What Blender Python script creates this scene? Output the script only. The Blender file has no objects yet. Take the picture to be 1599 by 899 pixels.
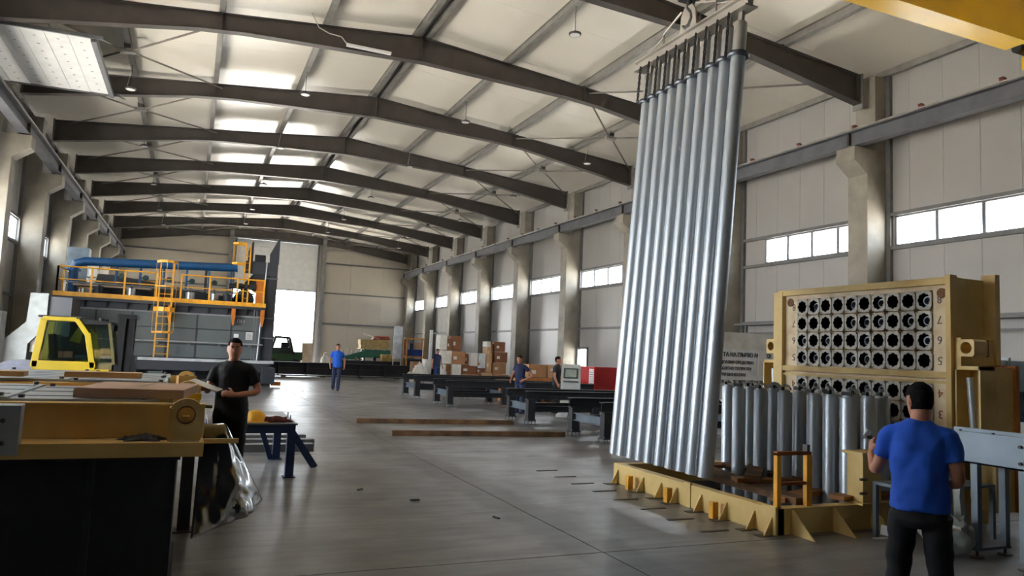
import bpy, bmesh, math, random
from mathutils import Vector, Matrix, noise
random.seed(7)
SC = bpy.context.scene
COL = SC.collection
PI = math.pi

# ------------------------------------------------------------------ camera
CAM_Z = 1.62
yaw, pitch, roll, fpx = 0.406, 0.090, 0.042, 1150.0
_r = Vector((math.cos(yaw), -math.sin(yaw), 0))
_f = Vector((math.sin(yaw) * math.cos(pitch), math.cos(yaw) * math.cos(pitch), math.sin(pitch)))
_u = _r.cross(_f)
_r2 = math.cos(roll) * _r + math.sin(roll) * _u
_u2 = -math.sin(roll) * _r + math.cos(roll) * _u
cd = bpy.data.cameras.new('camera'); cam = bpy.data.objects.new('camera', cd); COL.objects.link(cam)
cd.sensor_width = 36.0; cd.lens = fpx / 1599.0 * 36.0; cd.clip_end = 500; cd.clip_start = 0.05
m = Matrix((( _r2.x, _u2.x, -_f.x, 0), (_r2.y, _u2.y, -_f.y, 0), (_r2.z, _u2.z, -_f.z, CAM_Z), (0, 0, 0, 1)))
cam.matrix_world = m
SC.camera = cam

# ------------------------------------------------------------------ world, exposure
SKY = 12.0
w = bpy.data.worlds.new('sky'); SC.world = w; w.use_nodes = True
bg = w.node_tree.nodes['Background']
bg.inputs['Color'].default_value = (0.90, 0.955, 1.0, 1); bg.inputs['Strength'].default_value = SKY
sd_ = bpy.data.lights.new('sun', 'SUN'); sd_.energy = 66.0; sd_.angle = 0.02; sd_.color = (1.0, 0.97, 0.92)
sun = bpy.data.objects.new('sun', sd_); COL.objects.link(sun)
sun.rotation_euler = Vector((0.16, -0.24, -0.95)).to_track_quat('-Z', 'Y').to_euler()
SC.view_settings.view_transform = 'Standard'; SC.view_settings.look = 'None'
SC.view_settings.exposure = 0.45; SC.view_settings.gamma = 1.0; SC.view_settings.use_curve_mapping = False
SC.cycles.max_bounces = 10; SC.cycles.diffuse_bounces = 8; SC.cycles.glossy_bounces = 4
SC.cycles.transparent_max_bounces = 12; SC.cycles.transmission_bounces = 4
SC.cycles.caustics_reflective = False; SC.cycles.caustics_refractive = False
SC.cycles.sample_clamp_indirect = 20.0
SC.cycles.use_denoising = True

# hall dimensions
XL, XR, XC = -6.35, 17.80, 5.73          # wall faces and ridge
YN, YF = -16.0, 63.4                      # near and far end walls
COLD, COLW = 0.83, 0.66                   # column depth (x) and width (y)
def frame_y(k): return 15.01 + 6.0 * k
def roof_z(x): return 11.30 - 0.095 * abs(x - XC)

def portal(cx, cy, cz, sx, sy, direction):
    ld = bpy.data.lights.new('daylight_opening', 'AREA'); ld.shape = 'RECTANGLE'; ld.size = sx; ld.size_y = sy
    ld.cycles.is_portal = True
    o = bpy.data.objects.new('daylight_opening', ld); COL.objects.link(o)
    o.location = (cx, cy, cz)
    d = Vector(direction)
    o.rotation_euler = d.to_track_quat('-Z', 'Y').to_euler()
    return o

# ------------------------------------------------------------------ materials
def lin(c):
    return tuple((x / 12.92 if x <= 0.04045 else ((x + 0.055) / 1.055) ** 2.4) for x in (v / 255.0 for v in c))
MATS = {}
def mat(name, rgb, rough=0.6, metal=0.0, var=0.12, scale=3.0, bump=0.0, bscale=40.0, rvar=0.0, rgb2=None, mixlo=0.35, mixhi=0.7, stretch=None, spec=0.5, coat=0.0):
    if name in MATS: return MATS[name]
    mt = bpy.data.materials.new(name); mt.use_nodes = True
    nt = mt.node_tree; N = nt.nodes; L = nt.links
    b = N['Principled BSDF']
    b.inputs['Roughness'].default_value = rough; b.inputs['Metallic'].default_value = metal
    b.inputs['Specular IOR Level'].default_value = spec
    if coat: b.inputs['Coat Weight'].default_value = coat
    c = lin(rgb)
    g = N.new('ShaderNodeNewGeometry')
    src = g.outputs['Position']
    if stretch:
        mp = N.new('ShaderNodeMapping'); mp.inputs['Scale'].default_value = stretch
        L.new(src, mp.inputs['Vector']); src = mp.outputs['Vector']
    n = N.new('ShaderNodeTexNoise'); n.inputs['Scale'].default_value = scale; n.inputs['Detail'].default_value = 4.0
    L.new(src, n.inputs['Vector'])
    r = N.new('ShaderNodeValToRGB')
    if rgb2: d = lin(rgb2)
    else: d = tuple(x * (1 - var * 2.0) for x in c); c = tuple(min(1, x * (1 + var * 0.6)) for x in c)
    r.color_ramp.elements[0].position = mixlo; r.color_ramp.elements[1].position = mixhi
    r.color_ramp.elements[0].color = (*d, 1); r.color_ramp.elements[1].color = (*c, 1)
    L.new(n.outputs['Fac'], r.inputs['Fac']); L.new(r.outputs['Color'], b.inputs['Base Color'])
    if rvar:
        mr = N.new('ShaderNodeMapRange'); mr.inputs['From Min'].default_value = 0.3; mr.inputs['From Max'].default_value = 0.7
        mr.inputs['To Min'].default_value = max(0.02, rough - rvar); mr.inputs['To Max'].default_value = min(1, rough + rvar)
        n2 = N.new('ShaderNodeTexNoise'); n2.inputs['Scale'].default_value = scale * 2.3; n2.inputs['Detail'].default_value = 5
        L.new(src, n2.inputs['Vector']); L.new(n2.outputs['Fac'], mr.inputs['Value']); L.new(mr.outputs['Result'], b.inputs['Roughness'])
    if bump:
        n3 = N.new('ShaderNodeTexNoise'); n3.inputs['Scale'].default_value = bscale; n3.inputs['Detail'].default_value = 3
        L.new(src, n3.inputs['Vector'])
        bp = N.new('ShaderNodeBump'); bp.inputs['Strength'].default_value = bump; bp.inputs['Distance'].default_value = 0.02
        L.new(n3.outputs['Fac'], bp.inputs['Height']); L.new(bp.outputs['Normal'], b.inputs['Normal'])
    MATS[name] = mt
    return mt
def glass(name, tint, gloss=0.12, rough=0.02):
    if name in MATS: return MATS[name]
    mt = bpy.data.materials.new(name); mt.use_nodes = True
    nt = mt.node_tree; N = nt.nodes; L = nt.links
    N.remove(N['Principled BSDF'])
    t = N.new('ShaderNodeBsdfTransparent'); t.inputs['Color'].default_value = (*tint, 1)
    g = N.new('ShaderNodeBsdfGlossy'); g.inputs['Roughness'].default_value = rough
    mx = N.new('ShaderNodeMixShader'); mx.inputs['Fac'].default_value = gloss
    L.new(t.outputs[0], mx.inputs[1]); L.new(g.outputs[0], mx.inputs[2]); L.new(mx.outputs[0], N['Material Output'].inputs['Surface'])
    MATS[name] = mt
    return mt

concrete = mat('column_concrete', (152, 146, 135), 0.55, var=0.13, scale=1.6, bump=0.12, bscale=14, rvar=0.12)
wallpanel = mat('wall_panel_paint', (164, 162, 160), 0.38, var=0.03, scale=0.5, spec=0.5)
roofpanel = mat('roof_panel_paint', (234, 228, 216), 0.30, var=0.03, scale=0.4, spec=0.5)
purlinm = mat('galvanised_purlin', (150, 147, 142), 0.5, 0.3, var=0.1)
darksteel = mat('dark_painted_steel', (76, 70, 66), 0.5, var=0.12, scale=2.0)
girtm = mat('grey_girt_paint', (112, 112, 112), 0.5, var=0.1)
railm = mat('crane_rail_paint', (98, 100, 106), 0.5, var=0.12, scale=2)
alu = mat('aluminium_frame', (120, 122, 126), 0.5, 0.2, var=0.05)
white = mat('white_paint', (225, 226, 226), 0.4, var=0.04)
black = mat('black_rubber', (22, 22, 24), 0.6, var=0.1)
pane = glass('window_glass', (0.96, 0.97, 0.98), 0.08)
yellow = mat('yellow_rack_paint', (220, 192, 124), 0.5, var=0.12, scale=3, rgb2=(202, 166, 98), mixlo=0.25, mixhi=0.6, rvar=0.08)
orange = mat('orange_safety_paint', (238, 172, 46), 0.45, var=0.12, scale=5)
galv = mat('galvanised_tube', (176, 184, 193), 0.37, 0.58, var=0.03, scale=1.2)
zinc = mat('zinc_sheet', (178, 186, 193), 0.42, 0.4, var=0.12, scale=2.5, rvar=0.1)
blacksteel = mat('black_primer_steel', (38, 39, 44), 0.5, var=0.15, scale=4)
greyblue = mat('furnace_grey_paint', (96, 104, 106), 0.5, var=0.08, scale=1.0)
greydark = mat('furnace_dark_paint', (56, 60, 68), 0.5, var=0.1, scale=1.0)
bluepipe = mat('blue_pipe_paint', (28, 86, 138), 0.35, var=0.1, scale=2)
card = mat('cardboard', (176, 128, 88), 0.8, var=0.1, scale=2.0)
cardlight = mat('cardboard_pale', (196, 156, 116), 0.8, var=0.08, scale=2.0)
carddark = mat('cardboard_brown', (140, 92, 62), 0.8, var=0.1, scale=2.0)
foamwhite = mat('white_wrap', (222, 218, 210), 0.6, var=0.06, scale=6)
wood = mat('raw_timber', (150, 104, 62), 0.75, var=0.25, scale=5, stretch=(1, 1, 6), bump=0.2)
wooddark = mat('old_timber', (112, 82, 54), 0.8, var=0.3, scale=4, bump=0.2)
skin = mat('skin', (178, 122, 96), 0.55, var=0.06, scale=8)
hairm = mat('dark_hair', (24, 19, 18), 0.9, var=0.2, scale=60, bump=0.6, bscale=90, spec=.15)
yellowfl = mat('forklift_yellow', (230, 200, 40), 0.35, var=0.06, scale=2)

# ------------------------------------------------------------------ mesh helpers
class MB:
    def __init__(s): s.v = []; s.f = []
    def quadbox(s, c):
        n = len(s.v); s.v += [tuple(p) for p in c]
        s.f += [tuple(n + i for i in q) for q in ((0, 3, 2, 1), (4, 5, 6, 7), (0, 1, 5, 4), (1, 2, 6, 5), (2, 3, 7, 6), (3, 0, 4, 7))]
        return s
    def box(s, x0, x1, y0, y1, z0, z1):
        if x0 > x1: x0, x1 = x1, x0
        if y0 > y1: y0, y1 = y1, y0
        if z0 > z1: z0, z1 = z1, z0
        return s.quadbox([(x0, y0, z0), (x1, y0, z0), (x1, y1, z0), (x0, y1, z0), (x0, y0, z1), (x1, y0, z1), (x1, y1, z1), (x0, y1, z1)])
    def obox(s, p0, p1, w, h, up=(0, 0, 1)):
        p0, p1 = Vector(p0), Vector(p1); d = (p1 - p0).normalized(); up = Vector(up)
        if abs(d.dot(up)) > 0.99: up = Vector((1, 0, 0))
        a = d.cross(up).normalized(); b = a.cross(d).normalized()
        c = []
        for p in (p0, p1):
            c.append([p - a * w / 2 - b * h / 2, p + a * w / 2 - b * h / 2, p + a * w / 2 + b * h / 2, p - a * w / 2 + b * h / 2])
        q = c[0] + c[1]
        n = len(s.v); s.v += [tuple(p) for p in q]
        s.f += [tuple(n + i for i in t) for t in ((0, 1, 2, 3), (7, 6, 5, 4), (0, 4, 5, 1), (1, 5, 6, 2), (2, 6, 7, 3), (3, 7, 4, 0))]
        return s
    def prism(s, poly, axis, a, b):
        # poly: 2D points; axis x: (y,z), y: (x,z), z: (x,y)
        n = len(s.v); k = len(poly)
        def P(u, v, t): return {'x': (t, u, v), 'y': (u, t, v), 'z': (u, v, t)}[axis]
        s.v += [P(u, v, a) for u, v in poly] + [P(u, v, b) for u, v in poly]
        s.f.append(tuple(n + i for i in range(k))); s.f.append(tuple(n + k + i for i in reversed(range(k))))
        for i in range(k):
            j = (i + 1) % k; s.f.append((n + i, n + k + i, n + k + j, n + j))
        return s
    def cyl(s, p0, p1, r, seg=12, r1=None, caps=True):
        p0, p1 = Vector(p0), Vector(p1); d = (p1 - p0).normalized()
        up = Vector((0, 0, 1)) if abs(d.z) < 0.95 else Vector((1, 0, 0))
        a = d.cross(up).normalized(); b = d.cross(a).normalized()
        r1 = r if r1 is None else r1
        n = len(s.v)
        for p, rr in ((p0, r), (p1, r1)):
            for i in range(seg):
                t = 2 * PI * i / seg; s.v.append(tuple(p + a * math.cos(t) * rr + b * math.sin(t) * rr))
        for i in range(seg):
            j = (i + 1) % seg; s.f.append((n + i, n + j, n + seg + j, n + seg + i))
        if caps:
            s.f.append(tuple(n + i for i in reversed(range(seg)))); s.f.append(tuple(n + seg + i for i in range(seg)))
        return s
    def tube(s, pts, r, seg=8, caps=True):
        pts = [Vector(p) for p in pts]; n0 = len(s.v); k = len(pts)
        rs = r if isinstance(r, (list, tuple)) else [r] * k
        ref = None
        for i, p in enumerate(pts):
            d = ((pts[min(i + 1, k - 1)] - pts[max(i - 1, 0)])).normalized()
            if ref is None: ref = Vector((0, 0, 1)) if abs(d.z) < 0.9 else Vector((1, 0, 0))
            a = d.cross(ref).normalized(); b = d.cross(a).normalized(); ref = -b if b.dot(ref) < 0 else b
            ref = b * (1 if b.dot(ref) > 0 else -1)
            b = ref; a = b.cross(d).normalized()
            for j in range(seg):
                t = 2 * PI * j / seg; s.v.append(tuple(p + a * math.cos(t) * rs[i] + b * math.sin(t) * rs[i]))
        for i in range(k - 1):
            for j in range(seg):
                q = (j + 1) % seg
                s.f.append((n0 + i * seg + j, n0 + i * seg + q, n0 + (i + 1) * seg + q, n0 + (i + 1) * seg + j))
        if caps:
            s.f.append(tuple(n0 + j for j in reversed(range(seg)))); s.f.append(tuple(n0 + (k - 1) * seg + j for j in range(seg)))
        return s
    def lathe(s, prof, seg=16, c=(0, 0, 0), axis='z'):
        n = len(s.v); k = len(prof)
        for r, h in prof:
            for j in range(seg):
                t = 2 * PI * j / seg; x, y = r * math.cos(t), r * math.sin(t)
                p = (x, y, h) if axis == 'z' else ((h, x, y) if axis == 'x' else (x, h, y))
                s.v.append((p[0] + c[0], p[1] + c[1], p[2] + c[2]))
        for i in range(k - 1):
            for j in range(seg):
                q = (j + 1) % seg; s.f.append((n + i * seg + j, n + i * seg + q, n + (i + 1) * seg + q, n + (i + 1) * seg + j))
        s.f.append(tuple(n + j for j in reversed(range(seg)))); s.f.append(tuple(n + (k - 1) * seg + j for j in range(seg)))
        return s
    def mesh(s, name):
        me = bpy.data.meshes.new(name); me.from_pydata(s.v, [], s.f); me.update()
        bm = bmesh.new(); bm.from_mesh(me); bmesh.ops.recalc_face_normals(bm, faces=bm.faces); bm.to_mesh(me); bm.free()
        return me
    def build(s, name, material, parent=None, smooth=False, bevel=0.0, loc=None):
        me = s.mesh(name); me.materials.append(material)
        return link_mesh(name, me, parent, smooth, bevel, loc)
def link_mesh(name, me, parent=None, smooth=False, bevel=0.0, loc=None):
    if bevel:
        bm = bmesh.new(); bm.from_mesh(me)
        bmesh.ops.bevel(bm, geom=list(bm.edges), offset=bevel, segments=2, profile=0.7, affect='EDGES', clamp_overlap=True)
        bm.to_mesh(me); bm.free()
    if smooth:
        me.shade_smooth()
        me.set_sharp_from_angle(angle=math.radians(40))
    o = bpy.data.objects.new(name, me); COL.objects.link(o)
    if parent is not None: o.parent = parent
    if loc: o.location = loc
    return o
def inst(name, me, parent=None, loc=(0, 0, 0), rot=(0, 0, 0), scale=None):
    o = bpy.data.objects.new(name, me); COL.objects.link(o); o.parent = parent; o.location = loc; o.rotation_euler = rot
    if scale: o.scale = scale
    return o
def tag(o, label, cat, group=None):
    o['label'] = label; o['category'] = cat
    if group: o['group'] = group
    return o
def thing(name, label, cat, loc=(0, 0, 0), rotz=0.0, group=None):
    o = bpy.data.objects.new(name, None); COL.objects.link(o); o.empty_display_size = 0.2
    o.location = loc; o.rotation_euler = (0, 0, rotz)
    return tag(o, label, cat, group)
def struct(o, label=None):
    o['kind'] = 'structure'
    if label: o['label'] = label
    return o
def sempty(name, label=None):
    o = bpy.data.objects.new(name, None); COL.objects.link(o); return struct(o, label)
def copy_tree(o, parent=None, loc=None, rotz=None, label=None):
    c = o.copy(); COL.objects.link(c); c.parent = parent
    if loc is not None: c.location = loc
    if rotz is not None: c.rotation_euler = (0, 0, rotz)
    if label: c['label'] = label
    for ch in list(o.children): copy_tree(ch, c)
    return c
_WS = bpy.data.scenes.new('workshop')          # small side scene where modifiers and lettering are evaluated
def evaluated_mesh(ob):
    _WS.collection.objects.link(ob)
    vl = _WS.view_layers[0]; vl.update()
    me = bpy.data.meshes.new_from_object(ob.evaluated_get(vl.depsgraph))
    bpy.data.objects.remove(ob)
    return me
ORD = ['nearest', 'second', 'third', 'fourth', 'fifth', 'sixth', 'seventh', 'eighth', 'ninth', 'tenth', 'eleventh', 'twelfth']
# ================================================================== THE SETTING
def floor_material():
    mt = bpy.data.materials.new('polished_concrete_floor'); mt.use_nodes = True
    nt = mt.node_tree; N = nt.nodes; L = nt.links; b = N['Principled BSDF']; b.inputs['Specular IOR Level'].default_value = 0.85
    g = N.new('ShaderNodeNewGeometry')
    def nz(scale, det=5, dist=0.0, stretch=None):
        n = N.new('ShaderNodeTexNoise'); n.inputs['Scale'].default_value = scale; n.inputs['Detail'].default_value = det
        n.inputs['Distortion'].default_value = dist
        if stretch:
            mp = N.new('ShaderNodeMapping'); mp.inputs['Scale'].default_value = stretch
            L.new(g.outputs['Position'], mp.inputs['Vector']); L.new(mp.outputs['Vector'], n.inputs['Vector'])
        else: L.new(g.outputs['Position'], n.inputs['Vector'])
        return n.outputs['Fac']
    def ramp(src, p0, c0, p1, c1):
        r = N.new('ShaderNodeValToRGB'); e = r.color_ramp.elements
        e[0].position = p0; e[0].color = (*c0, 1); e[1].position = p1; e[1].color = (*c1, 1)
        L.new(src, r.inputs['Fac']); return r.outputs['Color']
    base = ramp(nz(0.55, 6, 0.6), 0.30, lin((116, 117, 119)), 0.72, lin((142, 143, 146)))
    stain = ramp(nz(0.8, 6, 0.4), 0.34, (0.50, 0.48, 0.45), 0.60, (1, 1, 1))
    scuff = ramp(nz(2.4, 7, 0.4, (0.35, 2.4, 1)), 0.36, (0.68, 0.68, 0.68), 0.58, (1, 1, 1))
    def mul(a, c):
        mx = N.new('ShaderNodeMix'); mx.data_type = 'RGBA'; mx.blend_type = 'MULTIPLY'; mx.inputs['Factor'].default_value = 1.0
        L.new(a, mx.inputs[6]); L.new(c, mx.inputs[7]); return mx.outputs[2]
    sx = N.new('ShaderNodeSeparateXYZ'); L.new(g.outputs['Position'], sx.inputs[0])
    jd = N.new('ShaderNodeMath'); jd.operation = 'PINGPONG'; jd.inputs[1].default_value = 3.0
    ja = N.new('ShaderNodeMath'); ja.operation = 'SUBTRACT'; ja.inputs[1].default_value = 3.3
    L.new(sx.outputs['X'], ja.inputs[0]); L.new(ja.outputs[0], jd.inputs[0])
    jn = N.new('ShaderNodeMath'); jn.operation = 'MULTIPLY_ADD'; jn.inputs[1].default_value = -0.5; L.new(nz(3.0, 5), jn.inputs[0]); L.new(jd.outputs[0], jn.inputs[2])
    dirt = ramp(jn.outputs[0], 0.0, (0.55, 0.53, 0.50), 0.16, (1, 1, 1))
    L.new(mul(mul(mul(base, stain), scuff), dirt), b.inputs['Base Color'])
    mr = N.new('ShaderNodeMapRange'); mr.inputs['From Min'].default_value = 0.2; mr.inputs['From Max'].default_value = 0.8
    mr.inputs['To Min'].default_value = 0.285; mr.inputs['To Max'].default_value = 0.44
    L.new(nz(2.2, 6, 0.3), mr.inputs['Value']); L.new(mr.outputs['Result'], b.inputs['Roughness'])
    bp = N.new('ShaderNodeBump'); bp.inputs['Strength'].default_value = 0.12; bp.inputs['Distance'].default_value = 0.02
    L.new(nz(7.0, 6), bp.inputs['Height']); L.new(bp.outputs['Normal'], b.inputs['Normal'])
    return mt
floorm = floor_material()
jointm = mat('floor_joint', (52, 51, 50), 0.8)
floor = sempty('floor', 'grey polished concrete slab floor with cut joints')
PIT = (5.47, 7.30, 5.78, 8.42)
xj = [XL - 0.2, -2.7, 3.3, 9.3, 15.3, XR + 0.2]
yj = [YN] + [23.5 + 6 * i for i in range(-6, 7)] + [YF + 0.2]
G = 0.007
slabmesh = {}
for i in range(5):
    for j in range(len(yj) - 1):
        x0, x1, y0, y1 = xj[i] + G, xj[i + 1] - G, yj[j] + G, yj[j + 1] - G
        mb = MB()
        if x0 < PIT[0] < x1 and y0 < PIT[2] < y1:
            mb.box(x0, PIT[0], y0, y1, -0.12, 0); mb.box(PIT[1], x1, y0, y1, -0.12, 0)
            mb.box(PIT[0], PIT[1], y0, PIT[2], -0.12, 0); mb.box(PIT[0], PIT[1], PIT[3], y1, -0.12, 0)
        else: mb.box(x0, x1, y0, y1, -0.12, 0)
        mb.build('slab', floorm, floor)
mb = MB()
for a in (xj[2:3] + xj[1:2] + xj[3:5]):
    pass
sub = MB()
sub.box(XL - .2, PIT[0], YN, YF + .2, -0.16, -0.012 - 0.1); sub.box(PIT[1], XR + .2, YN, YF + .2, -0.16, -0.112)
sub.box(PIT[0], PIT[1], YN, PIT[2], -0.16, -0.112); sub.box(PIT[0], PIT[1], PIT[3], YF + .2, -0.16, -0.112)
sub.build('joint_base', jointm, floor)
pit = MB()
pit.box(PIT[0] - .1, PIT[0], PIT[2], PIT[3], -1.6, -0.16); pit.box(PIT[1], PIT[1] + .1, PIT[2], PIT[3], -1.6, -0.16)
pit.box(PIT[0], PIT[1], PIT[2] - .1, PIT[2], -1.6, -0.16); pit.box(PIT[0], PIT[1], PIT[3], PIT[3] + .1, -1.6, -0.16)
pit.box(PIT[0], PIT[1], PIT[2], PIT[3], -1.7, -1.6)
pit.build('pit_lining', concrete, floor)
# cart rails let into the floor near the furnace
for x0 in (3.75, 4.35):
    MB().box(x0, x0 + 0.06, 27.3, 39.0, 0.0, 0.012).build('floor_rail', mat('worn_rail_steel', (150, 152, 156), 0.3, 0.8), floor)

# outside ground and a pale building beyond the far door
groundm = mat('outside_gravel', (204, 199, 190), 0.9, var=0.08, scale=0.6)
gm = MB()
gm.box(-120, XL - 0.2, -60, 200, -0.3, -0.06); gm.box(XR + 0.2, 140, -60, 200, -0.3, -0.06)
gm.box(XL - 0.2, XR + 0.2, YF + 0.2, 200, -0.3, -0.06); gm.box(XL - 0.2, XR + 0.2, -60, YN, -0.3, -0.06)
struct(gm.build('ground', groundm), 'pale gravel yard outside the far door')
tb = thing('yard_building', 'low pale building far out in the yard seen through the far door', 'building', (14.0, 128.0, -0.06))
MB().box(-9, 9, 0, 10, 0, 4.2).build('wall', mat('pale_render', (214, 216, 220), 0.8), tb)
MB().prism([(-9.3, 4.2), (9.3, 4.2), (9.3, 4.5), (0, 5.2), (-9.3, 4.5)], 'y', -0.3, 10.3).build('roof', mat('pale_roof', (196, 198, 204), 0.7), tb)
for i in range(4):
    MB().box(-7 + i * 4, -5.2 + i * 4, -0.05, 0.02, 1.2, 2.8).build('window', mat('far_window', (150, 160, 170), 0.3), tb)

# ---- side walls
WZ0, WZ1 = 5.07, 5.92        # window strip
def side_wall(side):
    s = 1 if side == 'right' else -1
    xf = XR if s > 0 else XL
    wall = sempty('wall_' + side, ('off-white sandwich panel wall with window strips behind concrete columns' if s > 0 else 'off-white panel side wall behind the furnace and forklift'))
    def X(a): return xf + s * a
    doors = [(21.45, 26.55, 0, 4.7), (9.45, 14.55, 0, 4.7)] if s < 0 else [(31.72, 32.64, 0, 2.05)]
    me_cache = {}
    def panel(y0, y1, z0, z1):
        key = (round(y1 - y0, 3), round(z1 - z0, 3))
        if key not in me_cache:
            me = MB().box(0, s * 0.08, 0.004, y1 - y0 - 0.004, 0, z1 - z0).mesh('panel'); me.materials.append(wallpanel); me_cache[key] = me
        inst('panel', me_cache[key], wall, (xf, y0, z0))
    back = MB()
    y = YN
    wins = []
    for k in range(-6, 8):
        ya, yb = (frame_y(k), frame_y(k + 1))
        if k == -6: ya = YN
        if k == 7: yb = YF
        door = next((d for d in doors if ya < d[1] and yb > d[0]), (-999, -998, 0, 0))
        if k >= -2:
            w0, w1 = ya + 0.42, yb - 0.46
            if k == 0 and s > 0: w1 = 19.54
            if k == -1 and s > 0: w1 = 14.46
            wins.append((k, w0, w1))
        n = 6
        for i in range(n):
            a, b = ya + (yb - ya) * i / n, ya + (yb - ya) * (i + 1) / n
            zs = [(0, 3.0), (3.0, WZ0), (WZ1, 10.2)] if k >= -2 else [(0, 3.0), (3.0, 5.07), (5.07, 10.2)]
            for z0, z1 in zs:
                if a < door[1] - 0.01 and b > door[0] + 0.01 and z0 < door[3]:
                    if z1 > door[3]:
                        panel(a, b, door[3], z1)
                    if a < door[0] - 0.02: panel(a, door[0], z0, min(z1, door[3]))
                    if b > door[1] + 0.02: panel(door[1], b, z0, min(z1, door[3]))
                    continue
                panel(a, b, z0, z1)
        if k >= -2:
            for a, b in ((ya, w0), (w1, yb)):
                if b - a > 0.05: panel(a, b, WZ0, WZ1)
            back.box(X(.08), X(.12), ya, w0, WZ0, WZ1); back.box(X(.08), X(.12), w1, yb, WZ0, WZ1)
            back.box(X(.08), X(.12), ya, yb, WZ1, 10.6)
            z1 = WZ0
        else:
            back.box(X(.08), X(.12), ya, yb, 5.0, 10.6); z1 = 5.0
        if ya < door[1] and yb > door[0]:
            back.box(X(.08), X(.12), ya, door[0], 0, z1); back.box(X(.08), X(.12), door[1], yb, 0, z1); back.box(X(.08), X(.12), door[0], door[1], door[3], z1)
        else: back.box(X(.08), X(.12), ya, yb, 0, z1)
        # girts
        if k >= -2:
            key = 'g%.2f' % (yb - ya)
            if key not in me_cache:
                me = MB().box(0, -s * 0.10, 0.33, yb - ya - 0.33, 0, 0.10).mesh('girt'); me.materials.append(girtm); me_cache[key] = me
            for z in (3.0, WZ0 - 0.10, WZ1):
                if z == 3.0 and s < 0 and ya < door[1] and yb > door[0]: continue
                inst('girt', me_cache[key], wall, (xf, ya, z))
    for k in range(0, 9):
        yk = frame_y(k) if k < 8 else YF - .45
        MB().box(xf - s * .11, xf, yk - .47, yk - .335, 0, 10.0).build('wall_post', girtm, wall)  # narrow dark strip on the wall along the near side of each column
    back.build('backing', wallpanel, wall)
    wn = 0
    for k, w0, w1 in wins:
        wn += 1
        idx = wn if s > 0 else wn + len(wins)
        o = sempty('window_%d' % idx, 'strip of daylight panes high in the %s wall' % side)
        fr = MB()
        fr.box(X(-.02), X(.07), w0, w1, WZ0, WZ0 + .045); fr.box(X(-.02), X(.07), w0, w1, WZ1 - .045, WZ1)
        fr.box(X(-.02), X(.07), w0, w0 + .05, WZ0, WZ1); fr.box(X(-.02), X(.07), w1 - .05, w1, WZ0, WZ1)
        fr.build('window_frame', alu, o)
        nm = max(3, round((w1 - w0) / (1.02 if k == 0 else 1.26)))
        for i in range(nm):
            a, b = w0 + (w1 - w0) * i / nm, w0 + (w1 - w0) * (i + 1) / nm
            if i: MB().box(X(-.01), X(.06), a - .045, a + .045, WZ0 + .045, WZ1 - .045).build('mullion', alu, o)
            MB().box(X(.02), X(.028), a + .02, b - .02, WZ0 + .045, WZ1 - .045).build('pane', pane, o)
        portal(X(.14), (w0 + w1) / 2, (WZ0 + WZ1) / 2, w1 - w0 - .1, WZ1 - WZ0 - .08, (-s, 0, 0)) if s > 0 else portal(X(.14), (w0 + w1) / 2, (WZ0 + WZ1) / 2, WZ1 - WZ0 - .08, w1 - w0 - .1, (1, 0, 0))
    return wall
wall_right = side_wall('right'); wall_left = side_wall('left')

# ---- far end wall with the tall sectional door
DX0, DX1, DZ1, DZ0 = 2.75, 9.32, 10.15, 6.2
wall_far = sempty('wall_back', 'white far end wall of horizontal panels with dark girts')
bands = [0, 3.57, 6.15, 8.68, 11.4]
def fpanel(x0, x1, z0, z1, name='panel'):
    MB().box(x0 + .004, x1 - .004, YF, YF + .08, z0 + .004, z1 - .004).build(name, mat('end_wall_paint', (184, 176, 162), .4, var=.03, scale=.5), wall_far)
for z0, z1 in zip(bands[:-1], bands[1:]):
    for x0, x1 in ((XL, -3.4), (-3.4, -.4), (-.4, DX0), (DX1, 12.1), (12.1, 14.9), (14.9, XR)):
        fpanel(x0, x1, z0, z1)
fpanel(DX0, DX1, DZ1, 11.4)
bk = MB(); bk.box(XL - .2, DX0, YF + .08, YF + .12, 0, 11.4); bk.box(DX1, XR + .2, YF + .08, YF + .12, 0, 11.4); bk.box(DX0, DX1, YF + .08, YF + .12, DZ1, 11.4)
bk.build('backing', wallpanel, wall_far)
for z in bands[1:4]:
    for x0, x1 in ((XL + .3, 2.2), (9.9, XR - .3)):
        MB().box(x0, x1, YF - .12, YF, z - .06, z + .06).build('girt', girtm, wall_far)
for xc in (2.38, 9.74):
    p = MB(); p.box(xc - .16, xc + .16, YF - .45, YF - .42, 0, 10.9); p.box(xc - .16, xc + .16, YF - .08, YF - .05, 0, 10.9); p.box(xc - .012, xc + .012, YF - .42, YF - .08, 0, 10.9)
    o = p.build('steel_column', mat('wall_post_paint', (128, 128, 128), .5)); tag(o, 'grey steel wall post %s the tall far door' % ('left of' if xc < 5 else 'right of'), 'column', 'steel posts flanking the far door')
door1 = sempty('door_1', 'white sectional door half lowered at the far end')
for i in range(6):
    z0 = DZ0 + i * (DZ1 - DZ0) / 6; z1 = z0 + (DZ1 - DZ0) / 6
    MB().box(DX0 + .05, DX1 - .05, YF + .09, YF + .14, z0 + .006, z1 - .006).build('door_panel', white, door1)
MB().box(DX0 + .05, DX1 - .05, YF + .14, YF + .16, DZ0, DZ1).build('door_backing', white, door1)
tr = MB(); tr.box(DX0 - .08, DX0 + .05, YF - .03, YF + .14, 0, DZ1); tr.box(DX1 - .05, DX1 + .08, YF - .03, YF + .14, 0, DZ1); tr.box(DX0 - .08, DX1 + .08, YF - .03, YF + .08, DZ1, DZ1 + .12)
tr.build('door_track', alu, door1)
MB().box(DX0 + .05, DX1 - .05, YF + .08, YF + .15, DZ0 - .06, DZ0).build('bottom_seal', black, door1)
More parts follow.
